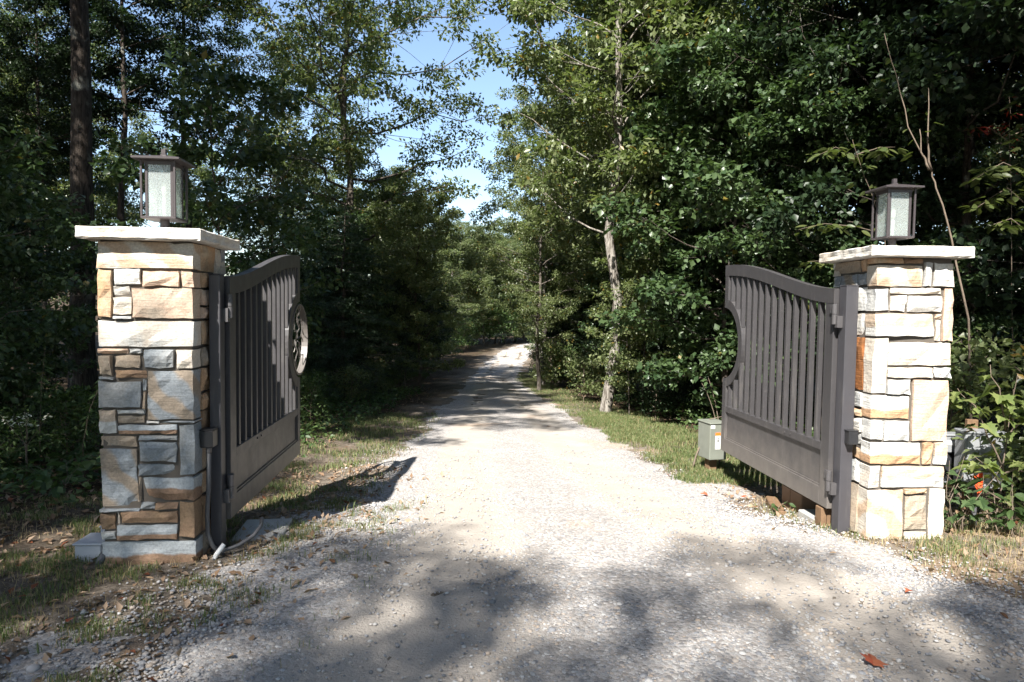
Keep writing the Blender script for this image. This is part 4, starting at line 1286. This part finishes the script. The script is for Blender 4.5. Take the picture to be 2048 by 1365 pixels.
# bare and leafy sapling branches behind the right lantern
bz = gzf(4.6, 6.6)
def P3(x, y, Y):   # helper used only to size the twigs: a point seen at photo pixel (x,y) at distance Y
    u = (x - 1024) / 1349 * Y; h_ = 617.5 + .0135 * (x - 1024)
    return (u, Y, 1.6 - (y - h_) / 1349 * Y)
def rel(pts, o): return [tuple(np.array(p) - np.array(o)) for p in pts]
o = (P3(1960, 760, 7.0)[0], 7.0, gzf(P3(1960, 760, 7.0)[0], 7.0))
leafy('bare_sapling', 'bare pale sapling stem slanting up behind the lantern on the cream pillar', 'sapling', o,
      [[(0, 0, 0)] + rel([P3(1935, 640, 7), P3(1895, 480, 7), P3(1862, 380, 7), P3(1848, 345, 7), P3(1800, 260, 7.05), P3(1770, 160, 7.1), P3(1745, 80, 7.2)], o), rel([P3(1848, 345, 7), P3(1838, 290, 6.95), P3(1836, 185, 6.95)], o), rel([P3(1845, 345, 7), P3(1828, 310, 7), P3(1822, 265, 7)], o)],
      OVAL_LEAF, 8, .08, 8, (.7, 1.0), M_TWIG, .013, tmin=.5)
o = (P3(1790, 760, 7.4)[0], 7.4, gzf(P3(1790, 760, 7.4)[0], 7.4))
leafy('leafy_sapling', 'sapling with yellowing leaves reaching out left of the lantern on cream pillar', 'sapling', o,
      [[(0, 0, 0)] + rel([P3(1770, 620, 7.4), P3(1762, 480, 7.4), P3(1740, 405, 7.4), P3(1706, 330, 7.4), P3(1690, 285, 7.4)], o), rel([P3(1762, 470, 7.4), P3(1700, 455, 7.2), P3(1640, 450, 7.1), P3(1590, 462, 7.0)], o), rel([P3(1700, 320, 7.4), P3(1660, 300, 7.3), P3(1625, 315, 7.2)], o), rel([P3(1700, 315, 7.4), P3(1745, 300, 7.4), P3(1775, 300, 7.4)], o), rel([P3(1770, 560, 7.4), P3(1690, 520, 7.2), P3(1610, 525, 7.1)], o)],
      OVAL_LEAF, 170, .11, 9, (.6, 1.05), M_TWIG, .006, tmin=.3)
o = (P3(2080, 760, 7.2)[0], 7.2, gzf(P3(2080, 760, 7.2)[0], 7.2))
leafy('leafy_sapling', 'sapling with drooping yellow-green leaves at the photo edge, beyond cream pillar', 'sapling', o,
      [[(0, 0, 0)] + rel([P3(2075, 560, 7.2), P3(2060, 400, 7.2), P3(2030, 300, 7.2), P3(2028, 180, 7.2)], o), rel([P3(2060, 430, 7.2), P3(2000, 380, 7.1), P3(1940, 420, 7.0)], o), rel([P3(2060, 360, 7.2), P3(1990, 330, 7.1), P3(1930, 365, 7.0)], o), rel([P3(2065, 480, 7.2), P3(2010, 440, 7.1), P3(1965, 455, 7.1)], o)],
      OVAL_LEAF, 170, .12, 10, (.7, 1.1), M_TWIG, .007, tmin=.3)
o = (P3(2040, 500, 8.0)[0], 8.0, gzf(P3(2040, 500, 8.0)[0], 8.0))
leafy('red_sapling', 'thin sapling with dull red leaves deep in the wood right of the lantern', 'sapling', o,
      [[(0, 0, 0)] + rel([P3(2010, 400, 8), P3(2000, 300, 8), P3(1995, 200, 8)], o), rel([P3(2000, 290, 8), P3(1960, 262, 8), P3(1930, 262, 8)], o), rel([P3(2000, 280, 8), P3(2040, 262, 8), P3(2070, 250, 8)], o)],
      lobed_leaf('leaf', .08, 'lance', L_RED), 90, .07, 11, (.8, 1.4), M_TWIG, .006, tmin=.5)
# dead stalks by the cabinet
o = (2.42, 8.15, gzf(2.42, 8.15))
leafy('dead_stalk', 'dead pale stalk leaning beside the green cabinet', 'plant', (2.2, 8.1, gzf(2.2, 8.1)), [[(0, 0, 0), (.08, 0, .25), (.17, .01, .52), (.20, .01, .62), (.36, .0, .66)]], OVAL_LEAF, 0, 0, 1, stem_r=.012)
leafy('weed', 'tall pale-leaved weed rising behind the green cabinet', 'plant', (2.62, 8.4, gzf(2.62, 8.4)), [[(0, 0, 0), (-.02, 0, .5), (-.12, 0, .82), (-.24, 0, 1.05)], [(0, 0, .45), (-.05, 0, .8), (-.16, 0, 1.12)]], OVAL_G, 26, .05, 2, (.35, .6), M_TWIG, .008, tmin=.5)
leafy('weed', 'small pale-leaved weed at the road edge under the sunlit gate', 'plant', (2.28, 5.75, gzf(2.28, 5.75)), [[(0, 0, 0), (.02, 0, .06), (-.06, -.02, .12)], [(0, 0, 0), (.04, 0, .08), (.12, 0, .13)], [(0, 0, 0), (0, .03, .08), (.02, .05, .15)]], OVAL_G, 18, .03, 4, (.25, .45), M_TWIG, .004)
# plants at the left edge
leafy('goldenrod', 'tall feathery weed with narrow leaves on the shaded bank, leaning right', 'plant', (-4.75, 7.4, gzf(-4.75, 7.4)), [[(0, 0, 0), (.02, 0, .35), (.10, 0, .75), (.28, 0, 1.15)]], LANCE, 80, .02, 14, (.6, 1.3), M_TWIG, .007, tmin=.15)
leafy('goldenrod', 'upright feathery weed with narrow leaves at the photo edge', 'plant', (-5.35, 7.6, gzf(-5.35, 7.6)), [[(0, 0, 0), (.0, 0, .5), (.03, 0, 1.0), (.08, 0, 1.4)]], LANCE, 70, .02, 15, (.6, 1.3), M_TWIG, .007, tmin=.15)
fl = lobed_leaf('leaf', .03, 'oval', L_FLOWER)
leafy('white_aster', 'weed with clusters of small white flowers on the shaded bank', 'plant', (-5.0, 6.9, gzf(-5.0, 6.9)), [[(0, 0, 0), (.0, 0, .4), (rg.uniform(-.3, .3), rg.uniform(-.1, .1), .75)] for _ in range(6)], fl, 90, .04, 16, (.7, 1.3), M_TWIG, .004, tmin=.82)
for i in range(14):
    x = -3.3 - i * .19 + rg.uniform(-.1, .1); y = 5.9 + rg.uniform(-.5, 1.2) + .12 * i
    rr = random.Random(90 + i); h = rr.uniform(.18, .4)
    stems = [[(0, 0, 0), (rr.uniform(-.1, .1), rr.uniform(-.1, .1), h * .6), (rr.uniform(-.22, .22), rr.uniform(-.2, .2), h)] for _ in range(4)]
    leafy('broadleaf_weed', 'broad-leaved green weed in the shaded patch beyond the white boxes', 'plant', (x, y, gzf(x, y)), stems, OVAL_G, 22, .05, 200 + i, (.6, 1.2), M_TWIG, .004, group='broad-leaved weeds on the shaded bank')

# ---------------------------------------------------------------- grass, pebbles, fallen leaves
def blades(P, h, w, rng, bend=.5):
    n = len(P)
    az = rng.uniform(0, 2 * np.pi, n); d = np.stack([np.cos(az), np.sin(az), np.zeros(n)], 1)
    s = np.stack([-np.sin(az), np.cos(az), np.zeros(n)], 1)
    H = h * rng.uniform(.45, 1.35, n)[:, None]; bb = rng.uniform(.1, 1.2, n)[:, None] * bend
    upv = np.array([0, 0, 1.0])
    m = P + upv * H * .55 + d * H * .22 * bb; t = P + upv * H * (1 - .28 * bb) + d * H * .8 * bb
    wv = s * (w * rng.uniform(.6, 1.3, n))[:, None]
    V = np.stack([P - wv, P + wv, m + wv * .7, m - wv * .7, t], 1).reshape(-1, 3)
    b_ = np.arange(n)[:, None] * 5
    F = np.concatenate([b_ + [0, 1, 2], b_ + [0, 2, 3], b_ + [3, 2, 4]], 1).reshape(-1, 3)
    return V, F


def scatter(n, xr, yr, dens, rng):
    x = rng.uniform(*xr, n * 6); y = yr[0] + (yr[1] - yr[0]) * rng.random(n * 6)
    k = rng.random(n * 6) < dens(x, y)
    x, y = x[k][:n], y[k][:n]
    return np.stack([x, y, gz(x, y)], 1)


rg = np.random.default_rng(5)
offc = lambda x, y: (x - road_c(y)) / road_w(y)
clump = lambda x, y, s, lo, hi: np.clip((fbm(x * s, y * s) - lo) / (hi - lo), 0, 1)
def d_right(x, y):
    o_ = offc(x, y)
    return np.clip((o_ - 1.02 + (fbm(x * 2, y * 2) - .5) * .5) / .12, 0, 1) * np.clip((2.25 - o_) / .3, 0, 1) * (.25 + .75 * clump(x, y, 2.5, .35, .6))
def d_left(x, y):
    o_ = -offc(x, y)
    return np.clip((o_ - .85) / .35, 0, 1) * np.clip((2.6 - o_) / .5, 0, 1) * clump(x, y, 3, .42, .62)
G1 = scatter(56000, (1.2, 4.6), (7.2, 15), d_right, rg)
G2 = scatter(24000, (-1.5, 4), (15, 34), lambda x, y: d_right(x, y) * .9, rg)
G3 = scatter(15000, (-4.5, -.6), (5.6, 14), d_left, rg)
V, F = blades(np.concatenate([G1, G2, G3]), .065, .0034, rg, .9)
tag(link('grass', np_mesh('grass', V, F, L_GRASS)), 'patchy green grass along the verges of the gravel drive', 'grass', kind='stuff')
G4 = scatter(17000, (-4.2, -.5), (2.6, 6.2), lambda x, y: np.clip((-offc(x, y) - .62) / .4, 0, 1) * clump(x, y, 4, .5, .66), rg)
G5 = scatter(7000, (2.2, 4.8), (3.0, 6.2), lambda x, y: np.clip((offc(x, y) - .95) / .3, 0, 1) * clump(x, y, 4, .44, .64), rg)
V, F = blades(np.concatenate([G4, G5]), .055, .0022, rg, .9)
tag(link('grass', np_mesh('grass', V, F, L_GRASS)), 'thin short grass around the feet of both pillars', 'grass', kind='stuff')
D1 = np.concatenate([scatter(9000, (2.2, 5), (3.0, 6.5), lambda x, y: np.clip((offc(x, y) - .9) / .3, 0, 1), rg), scatter(2500, (1.4, 4), (7, 14), lambda x, y: d_right(x, y) * clump(x + 9, y, 2, .45, .6), rg), scatter(4000, (-4.2, -.6), (2.6, 8), lambda x, y: np.clip((-offc(x, y) - .75) / .4, 0, 1) * clump(x + 4, y, 3, .45, .65), rg)])
V, F = blades(D1, .05, .0018, rg, 1.6)
tag(link('dry_grass', np_mesh('dry_grass', V, F, L_DRY)), 'dry straw and dead grass matted over the verges', 'grass', kind='stuff')
# ground cover of small leaves in the wood edges
C1 = np.concatenate([scatter(16000, (-9, -2.6), (5.5, 20), lambda x, y: np.clip((-offc(x, y) - 1.5) / .6, 0, 1) * (.3 + .7 * clump(x, y, 1.2, .4, .6)), rg), scatter(12000, (2.6, 9), (6, 20), lambda x, y: np.clip((offc(x, y) - 2.0) / .5, 0, 1) * (.3 + .7 * clump(x, y, 1.2, .4, .6)), rg)])
C1[:, 2] += rg.uniform(.01, .22, len(C1)) ** 1.0
V, F = leaf_cloud(C1, rg.normal(0, 1, C1.shape) * [1, 1, .2], .085, .6, rg, .1, .6)
tag(link('ground_cover', np_mesh('ground_cover', V, F, L_HERB)), 'low leafy ground cover along the wood edges', 'ground cover', kind='stuff')
T1 = np.concatenate([scatter(3400, (-4.5, -.4), (2.4, 8), lambda x, y: np.clip((-offc(x, y) - .55) / .5, 0, 1), rg), scatter(1200, (1.5, 5), (2.8, 8), lambda x, y: np.clip((offc(x, y) - .8) / .5, 0, 1) * .6, rg), scatter(9000, (-10, 10), (6, 22), lambda x, y: np.clip((np.abs(offc(x, y)) - 1.3) / .6, 0, 1), rg)])
T1[:, 2] += .006
V, F = leaf_cloud(T1, rg.normal(0, 1, T1.shape) * [1, 1, .12], .06, .55, rg, 0.0, .35, .3)
tag(link('leaf_litter', np_mesh('leaf_litter', V, F, L_LITTER)), 'dead brown leaves littering the ground under the trees', 'leaves', kind='stuff')

# gravel: individual stones, joined as one mass nobody could count
ICO_V = []
ph = (1 + 5 ** .5) / 2
for a_ in (-1, 1):
    for b_ in (-ph, ph):
        ICO_V += [(0, a_, b_), (a_, b_, 0), (b_, 0, a_)]
ICO_V = np.array(ICO_V) / math.sqrt(1 + ph * ph)
import itertools
ed = [(i, j, k) for i, j, k in itertools.combinations(range(12), 3) if max(np.linalg.norm(ICO_V[i] - ICO_V[j]), np.linalg.norm(ICO_V[j] - ICO_V[k]), np.linalg.norm(ICO_V[i] - ICO_V[k])) < 1.1]
ICO_F = np.array([(i, j, k) if np.dot(np.cross(ICO_V[j] - ICO_V[i], ICO_V[k] - ICO_V[i]), ICO_V[i]) > 0 else (i, k, j) for i, j, k in ed])
def pebbles(P, r, rng):
    n = len(P)
    sc = r[:, None, None] * rng.uniform(.7, 1.3, (n, 1, 3)) * [1, 1, .62]
    v = ICO_V[None] * (1 + rng.normal(0, .13, (n, 12, 1))) * sc
    a_ = rng.uniform(0, 6.28, n); c_, s_ = np.cos(a_)[:, None], np.sin(a_)[:, None]
    v = np.stack([v[..., 0] * c_ - v[..., 1] * s_, v[..., 0] * s_ + v[..., 1] * c_, v[..., 2]], -1)
    V = (P[:, None] + v).reshape(-1, 3)
    F = (ICO_F[None] + np.arange(n)[:, None, None] * 12).reshape(-1, 3)
    return V, F
def d_grav(x, y):
    o_ = np.abs(offc(x, y)); tr_ = np.exp(-((o_ - .48) / .22) ** 2)
    return np.clip((1.3 - o_) / .4, 0, 1) * (.10 + .90 * (1 - tr_)) * np.where(offc(x, y) < -.95, .45, 1) * (.3 + .7 * clump(x, y, 1.3, .35, .62))
def near(n, y0, y1, xr):
    # denser close to the camera
    y = y0 * (y1 / y0) ** rg.random(n * 8); x = rg.uniform(*xr, n * 8)
    k = (rg.random(n * 8) < d_grav(x, y)); x, y = x[k][:n], y[k][:n]
    return np.stack([x, y, gz(x, y) + .010], 1)
Pa = near(42000, 2.2, 9.5, (-2.6, 4.0)); Pb = near(7000, 2.2, 6.5, (-2.6, 4.0))
V1, F1 = pebbles(Pa, rg.gamma(5, .0010, len(Pa)) + .0015, rg)
V2, F2 = pebbles(Pb, rg.gamma(4, .0016, len(Pb)) + .0035, rg)
tag(link('gravel', np_mesh('gravel', np.concatenate([V1, V2]), np.concatenate([F1, F2 + len(V1)]), M_PEB)), 'loose grey gravel stones lying over the drive', 'gravel', kind='stuff')

# fallen leaves one can pick out
FL = [lobed_leaf('fallen_leaf', .11, 'maple', leaf_mat('fallen_red', (.30, .065, .035), (.36, .12, .06), .15, .2, .7)), lobed_leaf('fallen_leaf', .09, 'oval', leaf_mat('fallen_tan', (.30, .20, .12), (.38, .27, .18), .15, .2, .7)), lobed_leaf('fallen_leaf', .085, 'oval', leaf_mat('fallen_brown', (.15, .075, .04), (.2, .11, .06), .15, .2, .7))]
def fallen(me, x, y, s, label, group=None):
    o = link('fallen_leaf', me, None, None, (x, y, gzf(x, y) + .028), (random.uniform(-.35, .35), random.uniform(-.35, .35), random.uniform(0, 6.28)))
    o.scale = (s, s, s * 1.4)
    tag(o, label, 'leaf', group)
fallen(FL[0], 1.63, 2.93, 1.05, 'large curled red leaf lying alone on the gravel, nearest the viewer')
for i in range(46):
    y = rg.uniform(2.9, 7.5)
    sd = -1 if rg.random() < .72 else 1
    x = float(road_c(y) + sd * road_w(y) * rg.uniform(.7, 1.5))
    k = int(rg.choice([0, 1, 1, 1, 2, 2, 2, 2]))
    if abs(x + 2.28) < .4 and abs(y - 4.45) < .4: continue
    side = 'shaded verge by the pillar with white boxes' if sd < 0 else 'sunlit verge by the cream pillar'
    fallen(FL[k], x, y, rg.uniform(.4, .72), ['small dry red leaf on the ', 'dry tan leaf on the ', 'curled brown leaf on the '][k] + side, ['red', 'tan', 'brown'][k] + ' fallen leaves on the ' + ('shaded' if sd < 0 else 'sunlit') + ' verge')
# made-up stick standing in for the emblem ring's arc shadow, never linked
o = MB().tube([(-1.55, 6.75, gzf(-1.55, 6.75) + .012), (-1.3, 6.9, gzf(-1.3, 6.9) + .02), (-1.1, 6.88, gzf(-1.1, 6.88) + .012)], [.006, .005, .003], 6)
